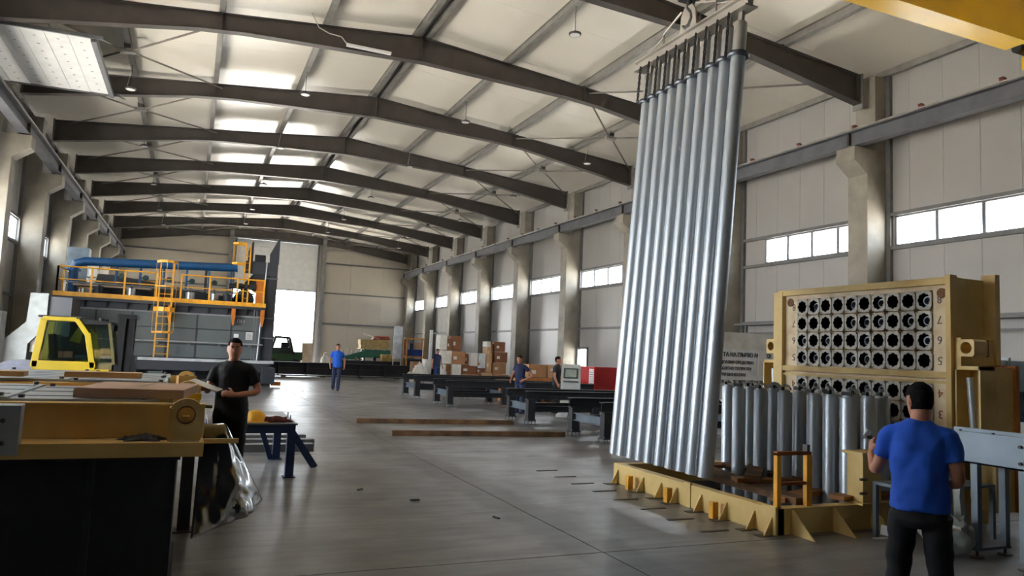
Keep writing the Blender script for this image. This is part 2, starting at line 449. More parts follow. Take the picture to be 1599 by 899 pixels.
portal((DX0 + DX1) / 2, YF + .2, DZ0 / 2, DX1 - DX0, DZ0 - .1, (0, -1, 0))
portal(XL - .14, 24.0, 2.35, 4.6, 5.0, (1, 0, 0)); portal(XL - .14, 12.0, 2.35, 4.6, 5.0, (1, 0, 0))
portal(XR + .14, 32.18, 1.02, 0.85, 1.95, (-1, 0, 0))

# ---- near end wall (behind the camera)
wall_near = sempty('wall_front', 'panel end wall behind the viewpoint')
MB().box(XL - .2, XR + .2, YN - .12, YN, 0, 11.6).build('panel', wallpanel, wall_near)

# ---- roof: panels between purlins, purlins, deck
ceiling = sempty('ceiling', 'white sandwich panel roof on steel purlins')
offs = [0, 2.85, 5.62, 8.45, 11.25, 12.2]
rp = {}
for sgn in (-1, 1):
    for a, b in zip(offs[:-1], offs[1:]):
        za, zb = 11.30 - .095 * a, 11.30 - .095 * b
        for k in range(-6, 8):
            ya, yb = frame_y(k), frame_y(k + 1)
            if k == -6: ya = YN
            if k == 7: yb = YF + .1
            n = 2
            for i in range(n):
                p0 = ya + (yb - ya) * i / n; p1 = ya + (yb - ya) * (i + 1) / n
                key = (sgn, a, round(p1 - p0, 3))
                if key not in rp:
                    g = .004
                    me = MB().quadbox([(sgn * (a + g), g, za), (sgn * (b - g), g, zb), (sgn * (b - g), p1 - p0 - g, zb), (sgn * (a + g), p1 - p0 - g, za),
                        (sgn * (a + g), g, za + .06), (sgn * (b - g), g, zb + .06), (sgn * (b - g), p1 - p0 - g, zb + .06), (sgn * (a + g), p1 - p0 - g, za + .06)]).mesh('roof_panel')
                    me.materials.append(roofpanel); rp[key] = me
                inst('roof_panel', rp[key], ceiling, (XC, p0, 0))
    MB().quadbox([(XC, YN - .2, 11.37), (XC + sgn * 12.6, YN - .2, 11.37 - .095 * 12.6), (XC + sgn * 12.6, YF + .3, 11.37 - .095 * 12.6), (XC, YF + .3, 11.37),
        (XC, YN - .2, 11.47), (XC + sgn * 12.6, YN - .2, 11.47 - .095 * 12.6), (XC + sgn * 12.6, YF + .3, 11.47 - .095 * 12.6), (XC, YF + .3, 11.47)]).build('roof_deck', roofpanel, ceiling)
    for a in (0.17, 2.85, 5.62, 8.45 if sgn > 0 else 8.1):
        x = XC + sgn * a; z = 11.295 - .095 * a
        pm = MB(); pm.box(x - .006, x + .006, YN, YF, z - .24, z); pm.box(x - .08, x + .08, YN, YF, z - .245, z - .233); pm.box(x - .05, x + .05, YN, YF, z - .012, z)
        pm.box(x + .072, x + .08, YN, YF, z - .245, z - .215)
        pm.build('purlin', purlinm, ceiling)
    # eave gutter beam along the wall head
    x = XC + sgn * 11.95; MB().box(x - .06, x + .06, YN, YF, 9.98, 10.16).build('eave_beam', purlinm, ceiling)

# ---- roof beams (tapered I sections, one thing per frame)
def beam_profile(x):
    a = abs(x - XC)
    top = 11.03 - .095 * a
    t = a / 11.3
    depth = 0.74 + (0.46 - .74) * min(1, a / 5.0) if a < 5 else 0.46 + (0.80 - .46) * max(0, (a - 6.2) / 5.1)
    return top, top - depth
def make_beam():
    root = thing('roof_beam', 'x', 'roof beam')
    xs = [XC - 11.25, XC - 8.5, XC - 6.2, XC - 5.0, XC - 2.5, XC, XC + 2.5, XC + 5, XC + 6.2, XC + 8.5, XC + 11.25]
    P = [(x, *beam_profile(x)) for x in xs]
    MB().prism([(x, t) for x, t, b in P] + [(x, b) for x, t, b in reversed(P)], 'y', -.008, .008).build('web', darksteel, root)
    MB().prism([(x, t + .016) for x, t, b in P] + [(x, t) for x, t, b in reversed(P)], 'y', -.13, .13).build('top_flange', darksteel, root)
    MB().prism([(x, b) for x, t, b in P] + [(x, b - .018) for x, t, b in reversed(P)], 'y', -.13, .13).build('bottom_flange', darksteel, root)
    for a in (-11.2, -5.62, 0, 5.62, 11.2):
        t, b = beam_profile(XC + a)
        MB().box(XC + a - .012, XC + a + .012, -.13, .13, b, t).build('stiffener', darksteel, root)
    for a in (-8.1, -5.62, -2.85, -.17, .17, 2.85, 5.62, 8.45):
        t, b = beam_profile(XC + a)
        MB().box(XC + a - .05, XC + a + .05, -.06, .06, t, t + .1).build('purlin_cleat', darksteel, root)
    for sg in (-1, 1):
        t, b = beam_profile(XC + sg * 11.2)
        e = MB().box(XC + sg * 11.24, XC + sg * 11.28, -.17, .17, b - .18, t + .05); e.build('end_plate', mat('end_plate_grey', (128, 128, 126), .5), root)
    return root
beam0 = make_beam()
for k in range(0, 9):
    b = beam0 if k == 0 else copy_tree(beam0)
    b.location = (0, frame_y(k) if k < 8 else YF - .35, 0)
    b['label'] = '%s dark tapered steel roof beam, counting from the viewer%s' % (ORD[k], ' and lying against the far end wall' if k == 8 else '')
    b['group'] = 'tapered roof beams'

# ---- concrete columns with crane corbels
def make_column(s):
    root = thing('concrete_column', 'x', 'column')
    p = MB()
    d, h = COLD, COLW / 2
    # local x measured from wall inwards (negative s)
    def bx(a, b, y0, y1, z0, z1): p.box(-s * a, -s * b, y0, y1, z0, z1)
    bx(0, d, -h, h, 0, 7.85)
    shaft = MB().box(0, -s * d, -h, h, 0, 7.80).build('shaft', concrete, root, bevel=.015)
    MB().prism([(-s * (d - .02), 7.05), (-s * (d + .48), 7.42), (-s * (d + .48), 7.80), (-s * (d - .02), 7.80)], 'y', -h + .004, h - .004).build('corbel', concrete, root, bevel=.012)
    MB().box(0, -s * .52, -h, h, 7.80, 9.95).build('upper_shaft', concrete, root, bevel=.012)
    MB().box(-s * .90, -s * 1.25, -.2, .2, 7.80, 7.84).build('bearing_plate', darksteel, root)
    return root
for side, s, ks in (('right', 1, range(0, 9)), ('left', -1, range(2, 9))):
    c0 = make_column(s); first = True
    for n, k in enumerate(ks):
        c = c0 if first else copy_tree(c0); first = False
        c.location = (XR if s > 0 else XL, frame_y(k) if k < 8 else YF - .45, 0)
        c['label'] = '%s concrete column along the %s wall, counting from the viewer' % (ORD[n], side)
        c['group'] = 'concrete columns along the %s wall' % side

# ---- crane runway beams
def runway(side):
    s = 1 if side == 'right' else -1
    xw = XR if s > 0 else XL
    x = xw - s * (COLD + .26)
    o = thing('crane_runway', 'grey crane runway beam on corbels along the %s wall' % side, 'crane rail', (x, 0, 0), group='crane runway beams')
    ys = [YN + .5] + [frame_y(k) for k in range(-4, 8)] + [YF - .6]
    for a, b in zip(ys[:-1], ys[1:]):
        if b < 2: continue
        q = MB(); q.box(-.012, .012, a + .02, b - .02, 7.85, 8.26); q.box(-.15, .15, a + .02, b - .02, 7.84, 7.865); q.box(-.15, .15, a + .02, b - .02, 8.245, 8.27)
        q.build('runway_beam', railm, o)
        MB().box(-.11, .11, b - .03, b + .03, 7.86, 8.25).build('joint_plate', darksteel, o)
    MB().box(-.03, .03, 2, YF - .6, 8.27, 8.33).build('rail', mat('rail_cap', (168, 166, 160), .45, .2), o)
    MB().cyl((-s * .14, 2, 8.31), (-s * .14, YF - .6, 8.31), .022, 8).build('conduit', mat('rail_cap', (0, 0, 0)), o)
    clip = MB().box(-.05, .05, -.06, .06, 8.28, 8.38).box(-.09, .02, -.05, .05, 8.38, 8.41).mesh('rail_clip'); clip.materials.append(mat('clip_red', (120, 60, 50), .6))
    if s > 0:
        for i in range(26): inst('rail_clip', clip, o, (-.09, 8.6 + 2.06 * i, 0))
    return o
runway('right'); runway('left')

# ---- open overhead door on the left wall (panels parked under the roof)
door2 = sempty('door_2', 'white overhead door parked open under the roof on the left')
zz = 9.32
for i in range(6):
    x0 = -6.2 + i * .535
    MB().box(x0 + .004, x0 + .53, 21.55, 26.3, zz - .02 + i * .012, zz + .025 + i * .012).build('door_panel', white, door2)
scr = MB()
for i in range(6):
    for j in range(8):
        cx = -6.2 + i * .535 + .27; cy = 21.95 + j * .57; z = zz - .02 + i * .012
        scr.box(cx - .03, cx + .03, cy - .012, cy + .012, z - .006, z + .001)
scr.build('screw_heads', girtm, door2)
MB().box(-2.99, -2.86, 21.5, 26.35, zz - .05, zz + .11).build('edge_profile', alu, door2)
for y in (21.46, 26.36):
    MB().obox((-6.3, y, zz - .01), (-2.7, y, zz + .08), .06, .09).build('door_track', alu, door2)
    MB().obox((-2.78, y, zz + .06), (-2.55, y, zz - .02), .03, .03).build('track_end', alu, door2)
    MB().cyl((-3.9, y, zz + .1), (-4.3, y, 10.2), .012, 6).build('hanger', alu, door2)
    MB().cyl((-5.5, y, zz + .1), (-5.5, y, 10.2), .012, 6).build('hanger', alu, door2)
fr = MB(); fr.box(XL, XL + .06, 21.3, 21.45, 0, 9.3); fr.box(XL, XL + .06, 26.55, 26.68, 0, 9.3); fr.box(XL, XL + .06, 21.3, 26.68, 4.7, 4.85)
fr.build('door_frame', alu, door2)
# ---- side door in the right wall (standing open, daylight)
door3 = sempty('door_3', 'narrow daylight doorway in the right wall beside a column')
fr = MB(); fr.box(XR - .06, XR + .1, 31.64, 31.74, 0, 2.12); fr.box(XR - .06, XR + .1, 32.62, 32.70, 0, 2.12); fr.box(XR - .06, XR + .1, 31.64, 32.70, 2.03, 2.13)
fr.build('door_frame', girtm, door3)

# ---- roof bracing
rodm = mat('brace_rod', (128, 122, 114), .5, .2)
def make_brace():
    root = thing('roof_brace', 'x', 'brace')
    xs = 2.70
    for sx in (-1, 1):
        for sy in (-1, 1):
            MB().cyl((sx * .12, sy * .08, -.03), (sx * xs, sy * 2.9, 0.02), .030, 8).build('rod', rodm, root)
    MB().box(-.2, .2, -.10, .10, -.09, .03).build('node_plate', purlinm, root)
    MB().box(-.09, .09, -.09, .09, .03, .22).build('bracket', darksteel, root)
    return root
br0 = make_brace(); first = True
for k in range(0, 8):
    for a in (-8.1, 8.45) + ((-2.85, 2.85) if k == 7 else ()):
        if k == 0 and a < 0: continue
        t = br0 if first else copy_tree(br0); first = False
        z = 11.30 - .095 * abs(a) - .42
        t.location = (XC + a, frame_y(k) + 3.0, z)
        # follow the roof slope
        t.rotation_euler = (0, math.atan(.095) * (1 if a > 0 else -1), 0)
        t['label'] = '%s crossed brace rods in the %s bay of the roof' % ('left-side' if a < -5 else 'right-side' if a > 5 else 'left-of-ridge' if a < 0 else 'right-of-ridge', ORD[k])
        t['group'] = 'crossed roof brace rods'

# ---- high bay lamps
def make_lamp():
    root = thing('high_bay_lamp', 'x', 'lamp')
    MB().lathe([(0.0, .0), (.15, .0), (.165, .02), (.165, .05), (.09, .065), (.07, .10), (.02, .11), (0.0, .11)], 20).build('housing', darksteel, root, smooth=True)
    MB().lathe([(0.0, -.004), (.13, -.004), (.135, .002), (0.0, .002)], 20).build('lens', white, root, smooth=True)
    MB().cyl((0, 0, .1), (0.0, 0, .80), .008, 6).build('cable', black, root)
    MB().cyl((-.1, 0, .1), (0.0, 0, .79), .005, 5).build('suspension_wire', white, root)
    return root
l0 = make_lamp(); first = True
LX = [('left aisle', XC - 8.1), ('left of the ridge', XC - 2.85), ('right of the ridge', XC + 2.85), ('right aisle', XC + 8.45)]
LY = [16.5, 24.9, 32.4, 40.4, 48.4, 54.6]
for j, y in enumerate(LY):
    for nm, x in LX:
        if j == 0 and nm != 'right of the ridge': continue
        if nm == 'right aisle' and j == 4: continue
        t = l0 if first else copy_tree(l0); first = False
        t.location = (x, y + (0.9 if 'aisle' in nm else 0), 11.05 - .095 * abs(x - XC) - .80)
        t['label'] = 'round high bay lamp hanging %s, %s from the viewer in its row' % (nm, ORD[j] if nm == 'right of the ridge' else ORD[j - 1])
        t['group'] = 'round high bay lamps under the roof'
# tube lamp and its cable on the second beam
t = thing('tube_lamp', 'white tube lamp and cable fixed under the second roof beam left of the ridge', 'lamp', (4.1, 20.79, 10.26))
MB().box(-.65, .65, -.06, .06, -.02, .05).build('housing', white, t, bevel=.01)
MB().tube([(-.65, 0, .05), (-.8, 0, .22), (-1.15, 0, .24), (-1.45, 0, .35), (-1.6, 0, .62), (-1.68, 0, .75)], .016, 6).build('cable', mat('pale_cable', (190, 186, 178), .5), t, smooth=True)
# ================================================================== FURNACE (far left)
FY = 31.0
f = thing('furnace', 'dark grey industrial furnace with railed deck behind the yellow forklift', 'furnace', (0, FY, 0))
FX0, FX1 = -4.7, 2.50
MB().box(FX0, FX1, .12, 5.2, .55, 2.95).build('body', greydark, f)
cols = [FX0, -3.3, -2.1, -.9, .14, 1.39, FX1]
for a, b in zip(cols[:-1], cols[1:]):
    for z0, z1 in ((.98, 1.50), (1.50, 2.10), (2.10, 2.66)):
        MB().box(a + .015, b - .015, 0, .12, z0 + .012, z1 - .012).build('panel', greyblue, f, bevel=.006)
for a in cols[1:]:
    MB().box(a - .03, a + .03, -.03, .12, .98, 2.66).build('seam_post', greydark, f)
MB().box(FX0, FX1, -.05, .1, 2.64, 2.70).build('seam_rail', mat('pale_grey_trim', (140, 146, 148), .5), f)
# dark header under the deck with ribs
MB().box(FX0, FX1 + .1, -.25, 5.2, 2.95, 3.12).build('deck', greydark, f)
MB().box(FX0, FX1 + .1, 0.02, .2, 2.68, 2.95).build('header', greydark, f)
for i in range(11):
    x = FX0 + .3 + i * .7
    MB().prism([(-.24, 2.95), (.02, 2.95), (.02, 2.70)], 'x', x - .02, x + .02).build('rib', greydark, f)
MB().box(FX0, FX1 + .1, -.27, -.25, 3.06, 3.22).build('kick_plate', orange, f)
# railing
def railing(x0, x1, y0, y1, name_par, z=3.1, h=1.03, n=4):
    for i in range(n + 1):
        t = i / n; x = x0 + (x1 - x0) * t; y = y0 + (y1 - y0) * t
        MB().box(x - .03, x + .03, y - .03, y + .03, z, z + h).build('railing_post', orange, name_par)
    for hh, r in ((h, .028), (h * .55, .02)):
        MB().cyl((x0, y0, z + hh), (x1, y1, z + hh), r, 8).build('railing_bar', orange, name_par)
railing(-4.6, -1.36, -.22, -.22, f, n=3); railing(-.52, 2.5, -.22, -.22, f, n=3)
railing(-4.6, -4.6, -.22, 3.5, f, n=3); railing(-4.6, -1.3, 4.6, 4.6, f, n=4)
for x in (-4.45, -.85, 1.42, 2.5):
    MB().prism([(x - .07, 2.6), (x - .02, 2.3), (x + .02, 2.3), (x + .07, 2.6), (x + .07, 2.95), (x - .07, 2.95)], 'y', -.3, -.12).build('lifting_lug', mat('orange_brown', (206, 120, 40), .5), f)
# caged ladder
lad = []
for x in (-1.26, -.80):
    MB().box(x - .025, x + .025, -.47, -.43, .95, 4.6).build('ladder_rail', orange, f)
for i in range(12):
    MB().cyl((-1.26, -.45, 1.1 + i * .28), (-.8, -.45, 1.1 + i * .28), .016, 6).build('rung', orange, f)
def hoop(z, h, w=.62, d=.66):
    pts = [(-1.03 - .31, -.45), (-1.03 - .36, -.72), (-1.03 - .2, -1.05), (-1.03, -1.13), (-1.03 + .2, -1.05), (-1.03 + .36, -.72), (-1.03 + .31, -.45)]
    m_ = MB()
    for (a, b), (c, d_) in zip(pts[:-1], pts[1:]): m_.obox((a, b, z), (c, d_, z), .012, h)
    m_.build('cage_hoop', orange, f)
for z, h in ((4.52, .09), (3.6, .05), (2.75, .16), (1.9, .06)): hoop(z, h)
for (x, y) in ((-1.39, -.72), (-1.23, -1.05), (-1.03, -1.13), (-.83, -1.05), (-.67, -.72)):
    MB().obox((x, y, 1.9), (x, y, 4.54), .04, .012).build('cage_strap', orange, f)
# blue main and its branches
pts = [(-4.35, 1.6, 3.3), (-4.35, 1.6, 4.15), (-4.28, 1.6, 4.42), (-4.0, 1.6, 4.52)] + [(-3.5 + i * .8, 1.6, 4.54 + i * .03) for i in range(7)] + [(1.50, 1.6, 4.75)]
MB().tube(pts, .17, 16).build('gas_main', bluepipe, f, smooth=True)
MB().cyl((-4.35, 1.6, 4.12), (-4.35, 1.6, 4.2), .25, 18).build('flange', bluepipe, f, smooth=True)
MB().cyl((1.46, 1.6, 4.745), (1.52, 1.6, 4.752), .21, 18).build('flange', bluepipe, f, smooth=True)
teal = mat('valve_green', (24, 66, 72), .5)
for i in range(6):
    x = -2.9 + i * .84
    MB().cyl((x, 1.6, 3.7), (x, 1.6, 4.6), .05, 10).build('branch_pipe', bluepipe, f, smooth=True)
    v = MB().lathe([(.02, -.03), (.09, -.03), (.11, 0), (.09, .03), (.02, .03)], 12, (x + .22, 1.3, 4.02), 'y').cyl((x, 1.6, 4.02), (x + .22, 1.3, 4.02), .03, 6)
    v.build('valve', teal, f, smooth=True)
for x in (-1.35, .35): MB().box(x - .05, x + .05, 1.7, 1.8, 3.1, 4.7).build('pipe_support', greydark, f)
# burners, drums and ducts on the deck
MB().prism([(-3.8, 3.12), (1.9, 3.12), (1.9, 3.45), (-.4, 3.75), (-3.0, 4.12), (-3.6, 4.12)], 'y', 2.2, 3.6).build('flue_duct', greydark, f)
silver = mat('insulation_foil', (196, 196, 194), .3, .8, var=.1)
for x in (-3.4, -2.3, -.2, .7, 1.2):
    MB().cyl((x, 1.0, 3.12), (x, 1.0, 3.55), .17, 14).build('burner', silver if x in (-2.3, .7, -.2) else greydark, f, smooth=True)
    MB().cyl((x, 1.0, 3.55), (x, 1.6, 3.72), .05, 8).build('burner_hose', teal, f, smooth=True)
MB().box(-4.3, -1.6, 1.2, 2.0, 3.55, 3.68).build('pipe_bundle', mat('pale_lagging', (170, 150, 130), .7), f)
MB().cyl((-4.4, .6, 3.62), (2.2, .6, 3.62), .035, 8).build('air_line', alu, f, smooth=True)
MB().cyl((1.9, 2.2, 3.45), (1.9, 3.1, 3.45), .42, 16).build('drum', greydark, f, smooth=True)
# side feed pipe, door-track rail along the body
MB().tube([(-4.55, -.3, 2.9), (-4.35, -.3, 2.88), (-4.18, -.3, 2.7), (-4.15, -.3, 1.8), (-4.15, -.3, .6)], .045, 8).build('drain_pipe', alu, f, smooth=True)
MB().cyl((-3.9, -.12, 1.58), (2.6, -.12, 1.58), .03, 8).build('track_rail', mat('pale_rail', (188, 192, 196), .35, .5), f, smooth=True)
for i in range(6): MB().cyl((-3.4 + i * 1.1, -.18, 1.50), (-3.4 + i * 1.1, 0, 1.50), .05, 8).build('roller', alu, f)
MB().box(-4.7, 3.0, -.75, 0, .86, .96).build('ledge', mat('ledge_white', (196, 200, 206), .4), f)
# base frame
MB().box(-4.6, 2.5, .3, 5.0, 0, .56).build('plinth', greydark, f)
bf = MB(); bf.box(-4.7, 2.85, -.7, -.55, .52, .84); bf.box(-4.7, 2.85, -.68, -.6, .05, .2); 
bf.build('base_frame', greydark, f)
for i in range(9): MB().box(-4.6 + i * .9, -4.5 + i * .9, -.68, -.4, 0, .52).build('base_leg', greydark, f)
for i in range(6): MB().box(-3.6 + i * 1.1, -3.1 + i * 1.1, -.72, -.64, .3, .46).build('spring_box', greyblue, f)
MB().box(2.55, 3.0, -1.5, -.6, .12, .72).build('drive_housing', greydark, f, bevel=.02)
MB().box(2.9, 3.25, -1.35, -1.15, .06, .2).build('buffer', mat('orange_brown', (0, 0, 0)), f)
# door portal at the right end
MB().box(2.36, 3.00, .1, .8, 0, 4.85).build('portal_post', greydark, f)
MB().prism([(2.66, 4.85), (3.02, 4.85), (3.02, 5.92), (2.97, 5.92), (2.66, 5.25)], 'y', .1, .16).build('portal_cheek', greydark, f)
MB().prism([(1.82, 4.85), (2.02, 4.85), (2.02, 5.7), (1.97, 5.7), (1.82, 5.3)], 'y', .1, .16).build('portal_cheek', greydark, f)
MB().box(1.75, 2.98, .0, .9, 4.4, 4.9).build('portal_head', greydark, f)
MB().prism([(1.78, 4.05), (2.1, 4.42), (2.55, 4.42), (2.55, 4.2), (2.2, 3.65)], 'y', .0, .5).build('sheave_guard', blacksteel, f)
MB().cyl((2.1, .3, 4.95), (2.5, .3, 4.95), .26, 18).build('hoist_drum', blacksteel, f, smooth=True)
MB().cyl((2.42, .02, .9), (2.56, .02, 4.9), .03, 8).build('guide_tube', mat('pale_rail', (0, 0, 0)), f, smooth=True)
for z in (4.25, 2.65, 1.85): MB().cyl((2.36, .05, z), (3.02, .05, z), .025, 8).build('stay', alu, f)
for x in (2.2, 2.3): MB().cyl((x, .02, .9), (x + .02, .02, 3.0), .025, 8).build('hose', alu, f)
MB().obox((1.9, .1, 3.1), (1.75, .1, 3.95), .25, .3).build('drive_unit', blacksteel, f, bevel=.02)
MB().box(1.55, 2.2, -.1, .4, 3.75, 3.98).build('gearbox', blacksteel, f, bevel=.03)
MB().cyl((1.2, .1, 3.86), (1.6, .1, 3.86), .1, 12).build('motor', blacksteel, f, smooth=True)
# upper cage ladder beside the portal
for x in (1.72, 1.9): MB().box(x - .025, x + .025, -.1, -.05, 3.2, 5.55).build('ladder_rail', orange, f)
for i in range(8): MB().cyl((1.72, -.07, 3.4 + i * .28), (1.9, -.07, 3.4 + i * .28), .015, 6).build('rung', orange, f)
for z in (5.5, 4.72):
    q = MB(); pp = [(1.72, -.07), (1.3, -.15), (1.22, -.4), (1.4, -.66), (1.72, -.6)]
    for (a, b), (c, d_) in zip(pp[:-1], pp[1:]): q.obox((a, b, z), (c, d_, z), .012, .07)
    q.build('cage_hoop', orange, f)
for (x, y) in ((1.3, -.15), (1.24, -.4), (1.4, -.66), (1.6, -.62)): MB().obox((x, y, 4.7), (x, y, 5.52), .035, .012).build('cage_strap', orange, f)
MB().box(2.2, 2.48, -.05, .05, 3.0, 4.15).build('orange_cabinet', mat('orange_brown', (0, 0, 0)), f)
# notices on the body
MB().box(1.95, 2.2, -.01, 0.0, 1.76, 2.06).build('notice', white, f)
for i in range(5): MB().box(1.98, 2.17, -.013, -.01, 1.79 + i * .05, 1.81 + i * .05).build('notice_line', girtm, f)
MB().box(1.5, 1.68, -.01, 0.0, 1.82, 1.98).build('plate', white, f)

def text_obj(body, size, loc, rot, material, parent, name='lettering', sx=1.0, extrude=0.002, align='LEFT', bold=0.0):
    cu = bpy.data.curves.new(name, 'FONT'); cu.body = body; cu.size = size; cu.extrude = extrude; cu.align_x = align; cu.resolution_u = 2; cu.offset = bold
    tmp = bpy.data.objects.new(name, cu)
    me = evaluated_mesh(tmp)
    me.materials.clear(); me.materials.append(material)
    o = bpy.data.objects.new(name, me); COL.objects.link(o); o.parent = parent; o.location = loc; o.rotation_euler = rot; o.scale = (sx, 1, 1)
    return o
text_obj('ПЕ1', .17, (1.58, -.004, 2.42), (PI / 2, 0, 0), white, f)

# grey swan-neck duct and cabinets on the left wall side
d = thing('air_duct', 'grey sheet metal duct with an angled neck in front of the left columns', 'duct', (-4.79, 27.6, 0)); d.scale = (1.127, 1.127, 1.06)
MB().prism([(-.55, 0), (.0, 0), (.02, 1.25), (.42, 1.75), (.42, 2.78), (-.02, 2.78), (-.06, 1.9), (-.55, 1.35)], 'y', 0, .03).build('duct_front', mat('duct_grey', (134, 140, 142), .45, .2), d)
MB().prism([(-.55, 0), (.0, 0), (.02, 1.25), (.42, 1.75), (.42, 2.78), (-.02, 2.78), (-.06, 1.9), (-.55, 1.35)], 'y', .03, .7).build('duct_shell', greyblue, d)
MB().box(.42, 1.0, .1, 1.8, 1.5, 2.7).build('dark_hood', greydark, d)
MB().box(.05, .22, .2, .5, 1.0, 1.75).build('gauge_column', foamwhite, d)
c = thing('switch_cabinet', 'pale grey switch cabinet at the left edge in front of the duct', 'cabinet', (-4.95, 22.0, 0))
MB().box(-.7, .55, 0, .5, 0, 2.18).build('body', mat('cabinet_grey', (150, 154, 156), .5), c, bevel=.01)
MB().box(-.66, -.06, -.02, 0, .05, 2.13).build('door', mat('cabinet_grey', (0, 0, 0)), c); MB().box(-.03, .51, -.02, 0, .05, 2.13).build('door', mat('cabinet_grey', (0, 0, 0)), c)
MB().box(-.12, -.09, -.04, -.02, 1.0, 1.2).build('handle', black, c)
c = thing('wall_box', 'pale blue-grey box high on a left column above the furnace deck', 'box', (-4.75, 35.5, 0))
MB().box(-.3, .5, 0, .8, 3.95, 5.35).build('body', mat('pale_blue_grey', (158, 176, 188), .5), c, bevel=.02)
MB().box(-.02, .22, .3, .5, 3.12, 3.95).build('stand', greyblue, c)
bs = thing('brick_pallet', 'pallet of red bricks under the grey duct', 'bricks', (-4.1, 26.6, 0))
MB().box(-.35, .75, 0, .5, .0, .14).build('pallet', wood, bs)
brm = mat('red_brick', (150, 84, 62), .85, var=.2, scale=8)
for r in range(5):
    for q in range(4):
        MB().box(-.33 + q * .27 + (.04 if r % 2 else 0), -.08 + q * .27 + (.04 if r % 2 else 0), 0.02, .45, .15 + r * .2, .34 + r * .2).build('brick', brm, bs, bevel=.008)

# ================================================================== YELLOW FORKLIFT (side on, facing right)
fk = thing('forklift', 'yellow forklift truck with glazed cab and dark mast beyond the foreground frame', 'forklift', (0, 20.0, 0))
gcab = glass('cab_glass', (0.55, 0.66, 0.64), .14)
def sideframe(y0, y1):
    outer = [(-3.22, .82), (-3.22, .95), (-3.09, 2.02), (-2.42, 2.02), (-2.18, 1.72), (-2.0, .95), (-2.0, .82)]
    q = MB()
    W = [((-3.20, .90), (-3.08, 2.0), .14), ((-3.1, 2.0), (-2.44, 2.0), .09), ((-2.44, 2.0), (-2.2, 1.66), .10), ((-2.2, 1.7), (-2.04, .9), .12), ((-3.24, .95), (-2.0, .95), .2)]
    for (a, b), (c_, d_), wd in W: q.obox((a, (y0 + y1) / 2, b), (c_, (y0 + y1) / 2, d_), abs(y1 - y0), wd)
    return q
sideframe(-.62, -.54).build('cab_frame', yellowfl, fk, bevel=.012); sideframe(.54, .62).build('cab_frame', yellowfl, fk, bevel=.012)
for y in (-.57, .57): MB().prism([(-3.13, 1.03), (-2.98, 1.95), (-2.46, 1.95), (-2.25, 1.65), (-2.1, 1.03)], 'y', y - .004, y + .004).build('side_glass', gcab, fk)
MB().box(-3.2, -2.35, -.6, .6, 2.02, 2.07).build('roof', mat('dark_grey_plastic', (62, 64, 68), .5), fk, bevel=.015)
MB().prism([(-2.42, 2.03), (-1.72, 1.98), (-1.72, 1.92), (-2.36, 1.9)], 'y', -.56, .56).build('roof_grille', black, fk)
MB().quadbox([(-2.05, -.55, 1.0), (-1.66, -.55, 1.05), (-1.66, .55, 1.05), (-2.05, .55, 1.0), (-2.3, -.55, 1.92), (-1.8, -.55, 1.92), (-1.8, .55, 1.92), (-2.3, .55, 1.92)]).build('windscreen', gcab, fk)
for y in (-.56, .56): MB().obox((-1.78, y, 1.95), (-1.62, y, 1.0), .05, .06).build('front_pillar', mat('olive_pillar', (110, 104, 60), .5), fk)
for y in (-.5, .5):
    MB().cyl((-1.95, y, 1.98), (-1.95, y, 2.06), .06, 10).build('work_lamp', black, fk)
    MB().box(-1.78, -1.68, y - .06, y + .06, 1.78, 1.92).build('mirror', black, fk, bevel=.01)
MB().obox((-3.22, .5, 1.95), (-3.34, .5, .7), .04, .05).build('exhaust', alu, fk)
MB().cyl((-3.3, .5, 1.97), (-3.16, .5, 1.97), .05, 8).build('exhaust_cap', alu, fk)
MB().prism([(-3.85, .35), (-3.85, .95), (-3.7, 1.03), (-3.2, 1.0), (-3.2, .3)], 'y', -.6, .6).build('counterweight', mat('pale_counterweight', (168, 174, 196), .5), fk, bevel=.03)
MB().box(-3.3, -1.7, -.6, .6, .35, .88).build('chassis', yellowfl, fk, bevel=.03)
MB().box(-2.0, -1.66, -.5, .5, .85, 1.05).build('dash', mat('tan_cover', (150, 136, 96), .6), fk)
st = MB(); st.box(-2.95, -2.5, -.25, .25, .95, 1.1); st.obox((-2.9, 0, 1.05), (-2.98, 0, 1.65), .46, .12); st.build('seat', mat('seat_grey', (50, 54, 58), .7), fk, bevel=.03)
MB().prism([(-2.68, 1.5), (-2.45, 1.95), (-2.35, 1.95), (-2.45, 1.45)], 'y', .3, .34).build('far_panel', yellowfl, fk)
MB().cyl((-2.2, 0, 1.1), (-2.32, 0, 1.38), .02, 8).lathe([(.15, -.012), (.18, 0), (.15, .012)], 16, (-2.33, 0, 1.4)).build('steering_wheel', black, fk)
for y0, y1 in ((-.62, -.36), (.36, .62)):
    for x, r in ((-3.45, .3), (-1.85, .38)):
        MB().lathe([(r * .5, y0), (r * .95, y0), (r, y0 + .05), (r, y1 - .05), (r * .95, y1), (r * .5, y1)], 20, (x, 0, r), 'y').build('wheel', black, fk, smooth=True)
mastm = mat('mast_black', (18, 19, 26), .4, var=.1)
for y in (-.42, .42):
    MB().obox((-1.56, y, .15), (-1.52, y, 2.18), .12, .16).build('mast_rail', mastm, fk)
    MB().obox((-1.38, y * .8, .15), (-1.34, y * .8, 2.16), .1, .14).build('mast_rail', mastm, fk)
MB().box(-1.62, -1.22, -.5, .5, 2.08, 2.18).build('mast_head', mastm, fk); MB().box(-1.45, -1.30, -.3, .3, .2, 2.1).build('lift_cylinder', mastm, fk)
MB().box(-1.28, -1.2, -.5, .5, .2, 1.2).build('carriage', mastm, fk)
for y in (-.3, .3): MB().box(-1.22, -.15, y - .06, y + .06, .05, .1).build('fork', mastm, fk)

